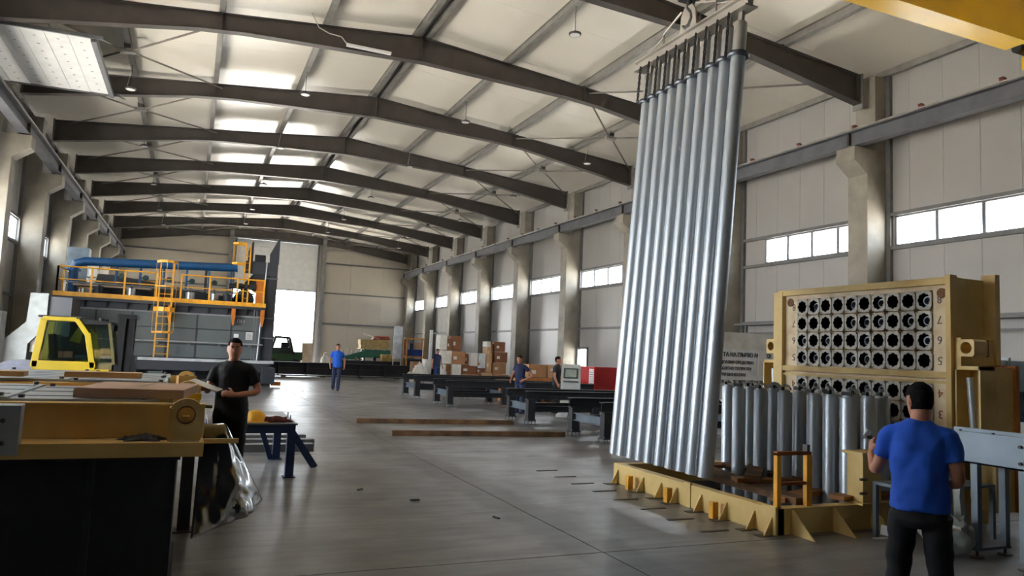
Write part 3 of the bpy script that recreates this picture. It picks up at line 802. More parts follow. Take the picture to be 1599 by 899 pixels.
# ================================================================== GREEN FORKLIFT in the doorway
gk = thing('forklift', 'small green forklift with a seated driver shape parked in the far doorway', 'forklift', (5.05, 55.0, 0))
gm_ = mat('forklift_green', (54, 86, 44), .5)
q = MB()
for y in (-.5, .5):
    q.obox((.05, y, .9), (.35, y, 1.95), .14, .14); q.obox((.35, y, 1.95), (1.2, y, 1.9), .14, .12); q.obox((1.2, y, 1.9), (1.5, y, .85), .14, .16)
q.build('cab_frame', mat('cab_dark_green', (26, 38, 28), .5), gk)
MB().box(.3, 1.25, -.5, .5, 1.92, 1.99).build('roof', mat('cab_dark_green', (0, 0, 0)), gk)
MB().box(-.1, 2.0, -.5, .5, .35, .95).build('chassis', gm_, gk, bevel=.05)
MB().box(1.5, 2.1, -.48, .48, .5, 1.05).build('counterweight', gm_, gk, bevel=.08)
for x in (.25, 1.65):
    for y in (-.55, .4): MB().lathe([(.1, y), (.28, y), (.3, y + .03), (.3, y + .15), (.28, y + .18), (.1, y + .18)], 16, (x, 0, .3), 'y').build('wheel', black, gk, smooth=True)
MB().box(-.35, -.2, -.35, .35, .1, 1.75).build('mast', mastm, gk)
MB().box(.75, 1.2, -.25, .25, .95, 1.62).build('seat', black, gk, bevel=.05); MB().prism([(.1, .9), (1.5, .9), (1.3, 1.3), (.2, 1.25)], 'y', -.5, .5).build('cowl', mat('cab_dark_green', (0, 0, 0)), gk)
gk.scale = (1.1, 1.1, 1.12)

# ================================================================== LONG BLACK GIRDER across the hall
g = thing('steel_girder', 'long black steel girder lying across the floor beyond the walking man', 'girder', (0, 40.0, 0))
MB().box(3.6, 13.0, -.03, .03, .12, .72).build('web', blacksteel, g); MB().box(3.6, 13.0, -.2, .2, .70, .76).build('top_flange', blacksteel, g); MB().box(3.6, 13.0, -.2, .2, .04, .1).build('bottom_flange', blacksteel, g)
MB().box(3.6, 13.0, -.09, -.03, .44, .47).build('weld_strip', mat('dark_strip', (58, 58, 64), .5), g)
for i in range(7): MB().box(4.2 + i * 1.4, 4.24 + i * 1.4, -.18, .18, .1, .7).build('stiffener', blacksteel, g)
for i in range(5): MB().box(4.4 + i * 2, 4.6 + i * 2, -.25, .25, 0, .045).build('bearer', wooddark, g)

# ================================================================== FAR WALL CLUTTER
def palletbox(name, label, cat, x0, x1, y0, y1, z0, z1, material, group=None, bev=.02, slats=0):
    t = thing(name, label, cat, ((x0 + x1) / 2, (y0 + y1) / 2, z0), group=group)
    hx, hy, h = (x1 - x0) / 2, (y1 - y0) / 2, z1 - z0
    if slats:
        for i in range(slats):
            a = h * i / slats
            MB().box(-hx, hx, -hy, hy, a + .01, a + h / slats - .01).build('layer', material, t, bevel=min(bev, h / slats / 5))
    else: MB().box(-hx, hx, -hy, hy, 0, h).build('body', material, t, bevel=bev)
    return t
o = MB().box(7.85, 8.6, 58.6, 59.2, 0, 1.86).build('concrete_block', mat('pale_block', (206, 186, 158), .8), bevel=.02); tag(o, 'upright pale concrete block beside the right edge of the far doorway', 'block')
t = thing('timber_stack', 'stack of pale yellow timber formwork against the far wall', 'timber', (12.0, 55.5, 0))
ytim = mat('yellow_timber', (196, 164, 96), .75, var=.15, scale=4)
for i in range(6): MB().box(-.4 + random.uniform(-.05, .05), 1.75 + random.uniform(-.1, .1), -.5, .5, 1.58 + i * .12, 1.68 + i * .12).build('board', ytim, t)
for x in (-.1, .75, 1.55): MB().box(x - .06, x + .06, -.45, .45, 0, 1.58).build('trestle', blacksteel, t)
t = thing('pipe_bundle', 'reddish pipes and a white board lying on top of the yellow timber stack', 'pipes', (12.6, 55.5, 2.29))
redp = mat('red_oxide', (150, 78, 58), .6)
for i in range(4): MB().cyl((-.1 + .02 * i, -.3 + i * .2, .08), (1.2, -.3 + i * .2, .1), .08, 10).build('pipe', redp, t, smooth=True)
for i in range(3): MB().cyl((.0, -.2 + i * .2, .22), (1.15, -.2 + i * .2, .24), .08, 10).build('pipe', redp, t, smooth=True)
MB().obox((-.75, -.3, .42), (.35, -.3, .05), .5, .03).build('board', foamwhite, t)
t = thing('green_machine', 'green steel machine beds along the far wall', 'machine', (10.6, 54.0, 0))
grm = mat('machine_green', (58, 120, 98), .5)
MB().prism([(-.6, .75), (3.0, 1.15), (3.0, 1.5), (1.2, 1.5), (-.6, .95)], 'y', 0, .25).build('bed', grm, t)
MB().box(.9, 3.1, .3, .5, .95, 1.55).build('bed', mat('machine_green_dark', (40, 78, 74), .5), t)
for x in (-.4, .7, 1.8, 2.8): MB().box(x - .06, x + .06, 0, .4, 0, 1.0).build('leg', blacksteel, t)
MB().obox((.4, -.1, .95), (1.1, -.1, .45), .05, .06).build('lever', mat('ochre', (170, 130, 60), .6), t)
palletbox('crate', 'pale yellow crate on the dark bench left of the white board', 'crate', 12.55, 13.4, 52.2, 52.8, .75, 1.25, ytim)
o = palletbox('work_bench', 'low dark bench along the far wall behind the girder', 'bench', 9.6, 13.9, 52.0, 53.0, 0, .75, blacksteel)
t = thing('white_board', 'tall white board leaning upright on a stand before the far wall', 'board', (13.5, 52.0, 0))
MB().obox((.0, -.3, 1.05), (.06, -.2, 3.3), .62, .05, (0, 1, 0)).build('panel', mat('bright_board', (236, 240, 248), .3), t)
for sx in (-.25, .28): MB().obox((sx * 1.15, -.3, 0), (sx, -.28, 1.08), .05, .05).build('leg', white, t)
MB().box(-.33, .33, -.34, -.26, .98, 1.07).build('shelf', white, t)
t = thing('storage_rack', 'orange and black storage rack with blue crates beside the white board', 'rack', (14.6, 51.5, 0))
rackor = mat('rack_orange', (206, 140, 70), .6)
for x in (-.55, .75):
    for y in (-.35, .35): MB().box(x - .05, x + .05, y - .04, y + .04, 0, 2.5).build('post', rackor, t)
for z in (1.12, 2.4): MB().box(-.6, .8, -.4, .4, z, z + .1).build('shelf', rackor, t)
MB().box(-.5, .7, -.38, .38, .1, 1.0).build('lower_machine', blacksteel, t, bevel=.04)
for i in range(3): o = palletbox('crate', ['blue plastic crate, left on the far orange rack', 'blue plastic crate, middle on the far orange rack', 'blue plastic crate, right on the far orange rack'][i], 'crate', 14.12 + i * .38, 14.47 + i * .38, 51.2, 51.8, 1.22, 1.68, mat('crate_blue', (34, 60, 130), .5), 'blue crates on the far rack')
palletbox('toolbox', 'dark blue toolbox standing on the blue crates of the far rack', 'box', 14.3, 14.58, 51.3, 51.7, 1.68, 2.12, mat('tool_navy', (30, 40, 80), .5))
palletbox('carton', 'pale carton on the blue crates of the far rack', 'box', 14.68, 15.1, 51.3, 51.7, 1.68, 2.18, cardlight)
for i, (x, s_) in enumerate(((9.2, .36), (10.05, .30))):
    me = MB(); me.lathe([(.0, 0), (s_ * .9, 0), (s_, .3), (s_ * .8, .75), (s_ * .35, 1.0), (.15, 1.15), (0, 1.2)], 14, (0, 0, 0))
    me.v = [(a + .06 * noise.noise(Vector((a * 4, b * 4, c_ * 4 + i))), b + .06 * noise.noise(Vector((a * 4 + 9, b * 4, c_ * 4))), c_) for a, b, c_ in me.v]
    o = me.build('bulk_sack', foamwhite, None, smooth=True, loc=(x, 56.0, 0)); tag(o, 'white bulk sack near the far doorway, the %s one' % ('larger' if i == 0 else 'smaller'), 'sack', 'white sacks near the far doorway')
t = thing('pipe_rack', 'low rack of upright grey posts behind the walking man', 'rack', (10.1, 55.0, 0))
MB().box(-.2, 1.6, -.3, .3, .75, .85).build('shelf', girtm, t)
for i in range(6): MB().box(-.15 + i * .33, -.09 + i * .33, -.03, .03, 0, 1.4).build('post', girtm, t)
# ================================================================== OVERHEAD CRANE (yellow, top right)
cr = thing('overhead_crane', 'yellow overhead travelling crane bridge at the top right under the roof', 'crane', (0, 0, 0))
cry = mat('crane_yellow', (240, 190, 24), .3, var=.05, scale=.8)
for y0, y1 in ((9.28, 9.76), (5.35, 5.83)):
    MB().box(-4.0, 15.3, y0, y1, 8.45, 9.45).build('girder', cry, cr)
    MB().prism([(15.3, 8.45), (15.3, 9.45), (16.95, 9.45), (16.95, 8.72), (15.75, 8.72)], 'y', y0, y1).build('girder_end', cry, cr)
    MB().prism([(-4.0, 8.45), (-4.0, 9.45), (-5.4, 9.45), (-5.4, 8.72), (-4.4, 8.72)], 'y', y0, y1).build('girder_end', cry, cr)
for x in (XL + COLD + .26, XR - COLD - .26):
    MB().box(x - .16, x + .16, 4.9, 10.2, 8.42, 8.72).build('end_truck', cry, cr, bevel=.02)
    for y in (5.2, 9.9): MB().cyl((x - .05, y, 8.45), (x + .05, y, 8.45), .12, 16).build('wheel', darksteel, cr, smooth=True)
MB().cyl((XR - COLD - .26 - .5, 10.1, 8.82), (XR - COLD - .26 - .1, 10.1, 8.82), .11, 14).build('travel_motor', blacksteel, cr, smooth=True)
MB().box(5.0, 6.4, 5.5, 9.6, 9.46, 9.9).build('trolley', cry, cr, bevel=.03)
MB().cyl((5.72, 7.62, 6.55), (5.72, 7.62, 9.5), .014, 6).build('wire_rope', darksteel, cr)
MB().cyl((5.52, 7.62, 6.55), (5.52, 7.62, 9.5), .014, 6).build('wire_rope', darksteel, cr)
hk = MB().box(5.5, 5.74, 7.52, 7.72, 6.3, 6.6).build('hook_block', blacksteel, cr, bevel=.03)
hp = [(5.62, 7.62, 6.32), (5.62, 7.62, 6.2), (5.62, 7.55, 6.12), (5.62, 7.53, 6.04), (5.62, 7.58, 5.96), (5.62, 7.66, 5.95), (5.62, 7.72, 6.0), (5.62, 7.73, 6.07)]
MB().tube(hp, [.04, .04, .04, .045, .05, .045, .035, .012], 10).build('hook', blacksteel, cr, smooth=True)

# ================================================================== SPREADER BAR AND HANGING TUBES
SX = 5.60
sp = thing('spreader_bar', 'galvanised spreader beam on the crane hook carrying the hanging tubes', 'lifting beam', (SX, 7.6, 5.78))
spz = mat('spreader_zinc', (176, 170, 162), .45, .5, var=.12)
q = MB(); q.box(-.04, .04, -1.16, 1.12, -.05, .05); q.build('beam_web', spz, sp)
MB().box(-.09, .09, -1.18, 1.14, .05, .07).build('top_flange', spz, sp); MB().box(-.09, .09, -1.18, 1.14, -.07, -.05).build('bottom_flange', spz, sp)
q = MB(); q.prism([(-.18, .06), (.18, .06), (.15, .34), (.08, .44), (-.08, .44), (-.15, .34)], 'x', -.012, .012); q.build('eye_plate', spz, sp)
for a in (-1, 1):
    MB().tube([(0, a * .55, .06), (0, a * .55, .27), (0, a * .15, .42)], .014, 8).build('tie_rod', spz, sp)
    MB().tube([(0, a * 1.05, .06), (0, a * .55, .24)], .008, 6).build('stay_wire', spz, sp)
def chain_mesh(L, n):
    m_ = MB()
    for i in range(n):
        z = -L * (i + .5) / n; h = L / n * .72; wv = h * .42
        pts = [(wv * math.cos(t), h * math.sin(t)) for t in [2 * PI * j / 8 for j in range(9)]]
        pts3 = [((a, 0, z + b) if i % 2 else (0, a, z + b)) for a, b in pts]
        m_.tube(pts3, .0085, 5, caps=False)
    return m_
LT = 5.17
tilt = math.atan2(0.37, 4.85)
def make_tube():
    root = thing('galvanised_tube', 'x', 'tube')
    # local origin at hanging point, tube hangs down -z, tilted by root rotation
    prof_o, prof_i = .083, .077
    m_ = MB(); m_.lathe([(prof_i, -.22 - LT), (prof_o, -.22 - LT), (prof_o, -.22 - LT + .02), (prof_o, -.58), (prof_i, -.58), (prof_i, -.22 - LT)], 28)
    m_.f = m_.f[:-2]
    m_.build('tube', galv, root, smooth=True)
    MB().cyl((0, 0, -.22 - LT + .01), (0, 0, -.22 - LT + .03), .078, 24).build('end_cap', mat('tube_shadow', (70, 74, 80), .5, .5), root)
    MB().lathe([(.082, -.615), (.118, -.615), (.128, -.595), (.118, -.565), (.082, -.565)], 28).build('collar', mat('collar_steel', (86, 90, 98), .4, .6), root, smooth=True)
    MB().lathe([(.072, -.57), (.076, -.57), (.076, -.20), (.06, -.18), (.03, -.17), (0.0, -.17)], 24).build('sleeve', mat('sleeve_zinc', (176, 178, 180), .38, .45, var=.08), root, smooth=True)
    MB().box(-.02, .02, -.035, .035, -.19, -.055).build('hanger_plate', spz, root)
    cm = chain_mesh(.52, 12).build('chain', blacksteel, root, loc=(-.115, .085, -.07))
    return root
t0 = make_tube()
for i in range(10):
    t = t0 if i == 0 else copy_tree(t0)
    t.location = (SX, 6.58 + i * .206, 5.76)
    t.rotation_euler = (0, tilt + random.uniform(-.002, .002), 0)
    t['label'] = ('long galvanised tube hanging from the spreader bar, %s' % ('nearest the viewer' if i == 0 else 'farthest from the viewer' if i == 9 else ORD[i] + ' from the near end'))
    t['group'] = 'long tubes hanging from the spreader bar'

# ================================================================== PIT FRAME
pf = thing('pit_frame', 'low yellow steel frame with triangular gussets around the floor pit', 'frame', (5.25, 5.60, 0))
def ibeam(p, q_, h, wd, name):
    # boxed channel from p to q
    m_ = MB().obox((p[0], p[1], h / 2), (q_[0], q_[1], h / 2), wd, h); return m_.build(name, yellow, pf, bevel=.006)
ibeam((.06, 0), (.06, 2.95), .25, .12, 'beam'); ibeam((.0, .06), (2.15, .06), .25, .12, 'beam'); ibeam((2.09, 0.1), (2.09, 2.95), .25, .12, 'beam'); ibeam((.1, 2.89), (2.1, 2.89), .25, .12, 'beam')
MB().box(-.012, .02, -.015, .16, 0, .27).build('corner_post', yellow, pf); MB().box(-.012, .02, 1.30, 1.42, 0, .27).build('splice_plate', yellow, pf)
for y in (2.83, 2.24, 1.86, 1.55, 1.11, .69, .28, .03):
    MB().prism([(0, 0), (-.11, 0), (-.01, .18), (0, .18)], 'y', y - .007, y + .007).build('gusset', yellow, pf)
    MB().box(-.2, 0, y - .05, y + .05, 0, .006).build('base_plate', mat('rusty_plate', (86, 78, 70), .7), pf)
for x in (.22, .75, 1.27):
    MB().prism([(0, 0), (-.28, 0), (-.02, .23), (0, .23)], 'x', x - .008, x + .008).build('gusset', yellow, pf)
for y in (2.42, 1.60, .79):
    MB().box(-.13, -.06, y - .035, y + .035, 0, .17).build('stub_post', orange, pf, bevel=.004)
MB().cyl((.95, -.02, .1), (.95, .0, .1), .05, 14).build('lifting_pin', yellow, pf, smooth=True)
o = thing('orange_stand', 'small orange steel frame standing on the near corner of the pit frame', 'stand', (5.31, 5.66, .25))
for x in (.02, .40): MB().box(x - .025, x + .025, -.025, .025, 0, .52).build('post', orange, o)
MB().box(-.005, .43, -.028, .028, .50, .535).build('top_bar', mat('rusty_orange', (150, 84, 30), .6), o); MB().box(.0, .40, -.02, .02, .21, .24).build('mid_bar', mat('rusty_orange', (0, 0, 0)), o)
MB().box(.42, .45, -.02, .05, 0, .5).build('side_plate', orange, o); MB().box(.37, .41, -.03, .03, .535, .60).build('bolt', darksteel, o)
bp = thing('steel_stub', 'yellow boxed steel stub column on the near beam of the pit frame', 'column', (6.49, 5.66, .25))
MB().box(-.13, .13, -.1, .1, .02, .50).build('box', yellow, bp, bevel=.006); MB().box(-.17, .17, -.13, .13, .50, .525).build('top_plate', yellow, bp); MB().box(-.17, .17, -.13, .13, 0, .02).build('base_plate', yellow, bp)
for z in (.12, .26): MB().cyl((-.19, -.12, z), (-.1, -.12, z), .015, 6).build('bolt', darksteel, bp)

# planks and wedges over the pit
for i, (x, y, z, L, rot, lab) in enumerate(((6.25, 6.15, .25, 1.5, .35, 'rough timber plank over the pit beside the orange stand'), (6.0, 7.35, .25, 1.9, 1.32, 'long timber plank lying lengthwise over the pit under the tubes'), (6.75, 5.8, .27, 1.1, .08, 'short timber plank at the near end of the pit under the standing tubes'), (6.15, 6.9, .33, 1.0, .8, 'small timber wedge crossing the planks over the pit'), (6.3, 7.95, .25, 1.3, .15, 'timber plank over the far end of the pit'), (5.75, 6.55, .25, 1.7, 1.52, 'timber plank along the inner side of the front pit beam'), (6.1, 6.55, .31, .9, -.3, 'short timber block lying across the planks beside the orange stand'), (6.62, 6.9, .25, 2.1, 1.56, 'long dark timber between the rows of standing tubes'))):
    p = MB().box(-L / 2, L / 2, -.09, .09, 0, .05 + .02 * (i % 2))
    p.v = [(a, b * (1 + .1 * noise.noise(Vector((a, b, i)))), c_) for a, b, c_ in p.v]
    o = p.build('timber_plank', wooddark if i % 2 else wood, bevel=.006); o.location = (x, y, z); o.rotation_euler = (0, 0, rot)
    tag(o, lab, 'plank', 'timber planks over the pit')

# ================================================================== STANDING TUBES IN THE PIT
def make_stand():
    root = thing('standing_tube', 'x', 'tube')
    MB().lathe([(.083, -1.0), (.083, 1.30), (.076, 1.315), (.0, 1.315)], 24).build('tube', galv, root, smooth=True)
    MB().lathe([(.0, 1.315), (.06, 1.315), (.06, 1.335), (.035, 1.345), (0, 1.345)], 16).build('end_cap', zinc, root, smooth=True)
    MB().box(-.055, -.02, -.05, .05, 1.335, 1.375).build('clamp', blacksteel, root)
    MB().tube([(-.03, 0, 1.36), (.0, .03, 1.40), (.05, .01, 1.385), (.06, -.03, 1.35)], .014, 6).build('shackle', zinc, root, smooth=True)
    return root
s0 = make_stand(); first = True
rows = [(6.45, [7.53, 7.14, 6.74, 6.29, 6.06, 5.83], 'front'), (6.80, [8.16, 7.73, 7.30, 6.86, 6.42, 6.1, 5.87], 'back'), (7.04, [7.95, 7.52, 7.1, 6.65, 6.28, 5.9], 'rear')]
for X, ys, nm in rows:
    for j, y in enumerate(sorted(ys)):
        t = s0 if first else copy_tree(s0); first = False
        t.location = (X, y, 0); t.rotation_euler = (0, 0, random.uniform(-.6, .6))
        t['label'] = 'short galvanised tube standing in the pit, %s row, %s from the near end' % (nm if nm != 'back' else 'middle', ORD[j] if j else 'first')
        t['group'] = 'galvanised tubes standing in the pit'

# ================================================================== YELLOW TUBE SHEET PANEL
PX = 7.52
tp = thing('tube_sheet', 'cream-yellow steel tube sheet panel with rows of round sockets behind the standing tubes', 'panel', (PX, 0, 0))
cream = mat('cream_plate', (240, 222, 188), .5, var=.08, scale=4, rgb2=(218, 190, 146), mixlo=.3, mixhi=.55, rvar=.1)
Y0p, Y1p = 5.40, 7.86
for a, b, c_, d_ in ((Y0p + .03, 5.637, .25, 2.58), (7.633, Y1p, .25, 2.58), (5.637, 7.633, 2.53, 2.58), (5.637, 7.633, 1.50, 1.635), (5.637, 7.633, .25, .605)):
    MB().box(0, .02, a, b, c_, d_).build('plate', cream, tp)
MB().box(.165, .56, Y0p + .06, Y1p - .04, .25, 2.56).build('core', yellow, tp)
MB().box(-.05, .10, Y0p, Y1p + .1, 2.58, 2.66).build('top_rail', yellow, tp, bevel=.006)
MB().box(-.05, .02, Y0p, Y1p, 1.56, 1.63).build('mid_rail', yellow, tp, bevel=.006); MB().box(-.035, .02, Y0p, Y1p, 1.50, 1.53).build('mid_rail_lip', yellow, tp)
MB().box(-.06, .06, Y1p, Y1p + .16, .2, 2.64).build('far_post', yellow, tp, bevel=.006)
MB().box(-.06, .05, Y0p - .01, Y0p + .05, .2, 2.68).build('near_flange', yellow, tp, bevel=.004)
MB().box(.05, .54, Y0p + .03, Y0p + .06, .2, 2.66).build('end_web', yellow, tp); MB().box(.54, .62, Y0p - .10, Y0p + .06, .2, 2.72).build('back_flange', yellow, tp, bevel=.004)
# sockets
def socket_mesh():
    seg = 48; v = []; fcs = []; mi = []
    W2, H2, RC = .0945, .1065, .03
    def outer(t):
        c_, s_ = math.cos(t), math.sin(t); n = 6.0
        r = (abs(c_ / W2) ** n + abs(s_ / H2) ** n) ** (-1 / n); return r * c_, r * s_
    def inner(t):
        r = .0655 + .0115 * abs(math.cos(4 * t)) ** .7; return r * math.cos(t), r * math.sin(t) * 1.06
    def ring(fn, x):
        n = len(v)
        for i in range(seg):
            a, b = fn(2 * PI * i / seg); v.append((x, a, b))
        return n
    o0 = ring(outer, 0); o1 = ring(outer, -.022); i1 = ring(inner, -.022); i2 = ring(inner, .02)
    d0 = ring(lambda t: (.062 * math.cos(t), .066 * math.sin(t)), +.14)
    def band(a, b, m_):
        for i in range(seg):
            j = (i + 1) % seg; fcs.append((a + i, a + j, b + j, b + i)); mi.append(m_)
    band(o0, o1, 0); band(o1, i1, 0); band(i1, i2, 1); band(i2, d0, 1)
    n = len(v); v.append((.14, 0, 0))
    for i in range(seg): fcs.append((d0 + i, d0 + (i + 1) % seg, n)); mi.append(1)
    # four bolt heads
    for a, b in ((-.076, -.088), (.076, -.088), (-.076, .088), (.076, .088)):
        n = len(v)
        for x in (-.022, -.030):
            for k in range(6): v.append((x, a + .009 * math.cos(k * PI / 3), b + .009 * math.sin(k * PI / 3)))
        for k in range(6): fcs.append((n + k, n + (k + 1) % 6, n + 6 + (k + 1) % 6, n + 6 + k)); mi.append(0)
        fcs.append(tuple(n + 6 + k for k in range(6))); mi.append(0)
    me = bpy.data.meshes.new('socket'); me.from_pydata(v, [], fcs); me.materials.append(mat('socket_cast', (188, 182, 172), .5, .25, var=.15, scale=20)); me.materials.append(mat('socket_bore', (26, 28, 34), .45, .3))
    for p, k in zip(me.polygons, mi): p.material_index = k
    bm = bmesh.new(); bm.from_mesh(me); bmesh.ops.recalc_face_normals(bm, faces=bm.faces); bm.to_mesh(me); bm.free()
    return me
sk = socket_mesh()
te = MB().lathe([(.040, .03), (.052, .03), (.052, .135), (.040, .135), (.040, .03)], 16, (0, 0, 0), 'x'); te.f = te.f[:-2]; tubeend = te.mesh('tube_end'); tubeend.materials.append(galv)
zr = [2.42, 2.195, 1.97, 1.745, 1.39, 1.165, .94, .715]
for r, z in enumerate(zr):
    for c_ in range(10):
        y = 5.735 + .2 * c_
        so = inst('socket', sk, tp, (0, y, z))
        if random.random() < .55 and r < 6: inst('tube_end', tubeend, so, (0, -.006, -.004))
redt = mat('red_stencil', (140, 66, 50), .7); greyt = mat('grey_stencil', (120, 104, 96), .7)
for r, ch in enumerate('876543'):
    z = zr[r]
    for y, sgn in ((5.56, 1), (7.70, 1)):
        # the panel is mounted upside down: numerals read rotated by half a turn
        o = text_obj(ch, .13, (-.0005, y, z + .045), (PI / 2, PI, -PI / 2), redt if r > 3 else greyt, tp, 'numeral', align='CENTER')
        o.rotation_euler = (Matrix.Rotation(-PI / 2, 3, 'Z') @ Matrix.Rotation(PI / 2, 3, 'X') @ Matrix.Rotation(PI, 3, 'Z')).to_euler()
rust = mat('rusty_plug', (134, 92, 54), .7, var=.2, scale=20)
for y in (5.53, 7.76): MB().cyl((-.012, y, 2.49), (.0, y, 2.49), .055, 18).build('plug', rust, tp); 
# lugs and brackets at both ends
def ringplate(y0, y1, z0, z1, x0, x1, r, name):
    cy, cz = (y0 + y1) / 2, (z0 + z1) / 2; seg = 24; m_ = MB(); n = 24
    def sq(t):
        c_, s_ = math.cos(t), math.sin(t); k = 1 / max(abs(c_) / ((y1 - y0) / 2), abs(s_) / ((z1 - z0) / 2)); return cy + k * c_, cz + k * s_
    for x in (x0, x1):
        for i in range(n): t = 2 * PI * (i + .5) / n; a, b = sq(t); m_.v.append((x, a, b))
        for i in range(n): t = 2 * PI * (i + .5) / n; m_.v.append((x, cy + r * math.cos(t), cz + r * math.sin(t)))
    for i in range(n):
        j = (i + 1) % n
        m_.f += [(i, j, n + j, n + i), (2 * n + i, 3 * n + i, 3 * n + j, 2 * n + j), (i, 2 * n + i, 2 * n + j, j), (n + i, n + j, 3 * n + j, 3 * n + i)]
    return m_.build(name, yellow, tp)
ringplate(5.14, 5.32, 1.80, 1.98, -.05, .16, .062, 'lug'); ringplate(8.0, 8.17, 1.79, 1.99, -.05, .16, .06, 'lug')
MB().box(.16, .18, 5.14, 5.32, 1.80, 1.98).build('lug_back', rust, tp); MB().box(.16, .18, 8.0, 8.17, 1.79, 1.99).build('lug_back', rust, tp)
MB().box(.0, .54, 5.32, 5.44, 1.70, 2.0).build('lug_arm', yellow, tp); MB().box(.0, .2, 7.96, 8.03, 1.7, 2.0).build('lug_arm', yellow, tp)
for a, b in ((5.10, 5.38), (7.98, 8.26)):
    q = MB(); q.box(-.02, .2, a, a + .02, .9, 1.70); q.box(-.02, .2, b - .02, b, .9, 1.70); q.box(-.02, .2, a, b, 1.66, 1.70); q.box(.2, .22, a, b, .3, 1.70); q.build('bracket', yellow, tp)
    MB().cyl((.06, (a + b) / 2 - .04, .5), (.08, (a + b) / 2 + .04, 1.58), .035, 12).build('jack', zinc, tp, smooth=True)
MB().box(.22, .50, 5.10, 5.38, .2, 1.70).build('bracket_box', yellow, tp, bevel=.006)
MB().box(.50, .56, 5.07, 5.3, .2, 1.72).build('bracket_flange', mat('orange_brown', (0, 0, 0)), tp)
for y in (5.55, 7.7): MB().box(-.02, .6, y - .1, y + .1, 0, .25).build('foot', yellow, tp)

# ================================================================== SAFETY SIGN on a white partition
sg = thing('safety_board', 'white partition with black Cyrillic safety notice behind the hanging tubes', 'sign', (9.2, 12.0, 0))
MB().box(-.3, 2.6, .02, .06, .9, 2.26).build('board', mat('partition_white', (232, 230, 226), .5), sg)
MB().box(-.3, 2.05, .0, .02, .95, 1.92).build('sign_sheet', mat('sign_sheet', (240, 243, 247), .4), sg)
for x in (-.25, 1.2, 2.5): MB().box(x - .03, x + .03, .06, .12, 0, 2.26).build('post', girtm, sg)
ink = mat('sign_ink', (26, 28, 34), .5)
for txt, size, xr, z, b in (('БЕЗОПАСНОСТТА НА ПЪРВО МЯСТО!', .112, 1.90, 1.77, .003), ('НОСИ ЛИЧНИ ПРЕДПАЗНИ СРЕДСТВА!', .082, 1.44, 1.625, .002), ('НОСИ РАБОТНО ОБЛЕКЛО!', .082, 1.38, 1.50, .002), ('НЕ РАБОТИ БЕЗ КАСКА!', .082, 1.24, 1.375, .002), ('ПРОПУСК, УВЕДОМЕТЕ ОТГОВОРНИК!', .082, 1.86, 1.235, .002)):
    text_obj(txt, size, (xr, -.003, z), (PI / 2, 0, 0), ink, sg, 'lettering', align='RIGHT', bold=b)
MB().box(1.55, 1.75, -.02, -.0, 1.4, 1.9).build('paper', white, sg)

# ================================================================== CONVEYOR TROUGH, TABLES AND CLUTTER (right edge)
tz = mat('trough_zinc', (122, 134, 146), .42, .35, var=.08, scale=3)
ct = thing('conveyor_trough', 'grey sheet metal conveyor trough on legs at the right edge behind the man in blue', 'conveyor', (6.5, 0, 0))
for y0, y1 in ((2.2, 3.98), (4.02, 5.0)):
    MB().box(0, .012, y0, y1, .82, 1.10).build('side_panel', tz, ct); MB().box(.45, .462, y0, y1, .82, 1.10).build('side_panel', tz, ct)
    MB().box(0, .46, y0, y1, .82, .835).build('trough_floor', tz, ct)
    MB().box(-.04, .0, y0, y1, 1.085, 1.10).build('top_lip', tz, ct); MB().box(.462, .50, y0, y1, 1.085, 1.10).build('top_lip', tz, ct)
MB().box(-.02, .48, 3.985, 4.015, .78, 1.12).build('joint_flange', mat('rusty_orange', (0, 0, 0)), ct)
for y in (4.08, 3.92):
    for z in (.88, 1.02): MB().cyl((-.02, y, z), (.0, y, z), .014, 8).build('bolt', blacksteel, ct)
for i in range(9): MB().cyl((-.02, 2.5 + i * .3, 1.10), (-.02, 2.5 + i * .3, 1.115), .012, 8).build('bolt', blacksteel, ct)
for y in (4.5, 4.08, 3.2):
    for x in (.04, .42): MB().box(x - .03, x + .03, y - .03, y + .03, .08, .82).build('leg', tz, ct)
    MB().box(.0, .46, y - .03, y + .03, .06, .085).build('foot_bar', tz, ct)
    for x in (.04, .42): MB().cyl((x, y, .0), (x, y, .16), .012, 8).cyl((x, y, 0), (x, y, .01), .06, 12).build('levelling_foot', darksteel, ct)
at = thing('aluminium_table', 'low grey metal table beside the pit frame left of the man in blue', 'table', (6.35, 5.05, 0))
MB().box(-.1, 1.1, -.12, .3, .50, .53).build('top', tz, at)
for x in (-.08, 1.08):
    for y in (-.10, .28): MB().box(x - .02, x + .02, y - .02, y + .02, 0, .50).build('leg', tz, at)
mb_ = thing('metal_bin', 'grey sheet metal bin on the low table left of the man in blue', 'bin', (6.62, 5.12, .53))
q = MB(); q.quadbox([(-.16, -.13, 0), (.30, -.13, 0), (.30, .13, 0), (-.16, .13, 0), (-.2, -.15, .3), (.34, -.15, .3), (.34, .15, .3), (-.2, .15, .3)]); q.build('body', zinc, mb_); MB().box(-.08, .22, -.165, -.145, .19, .215).build('handle', blacksteel, mb_)
bpi = thing('blue_roll', 'blue pipe lying on trestles behind the conveyor trough at the right edge', 'pipe', (8.0, 2.2, 0))
MB().cyl((0, 0, .36), (0, 2.6, .36), .12, 18).build('pipe', mat('roll_blue', (40, 70, 120), .4), bpi, smooth=True)
for y in (.4, 2.2): MB().box(-.16, .16, y - .04, y + .04, 0, .25).build('trestle', greydark, bpi)
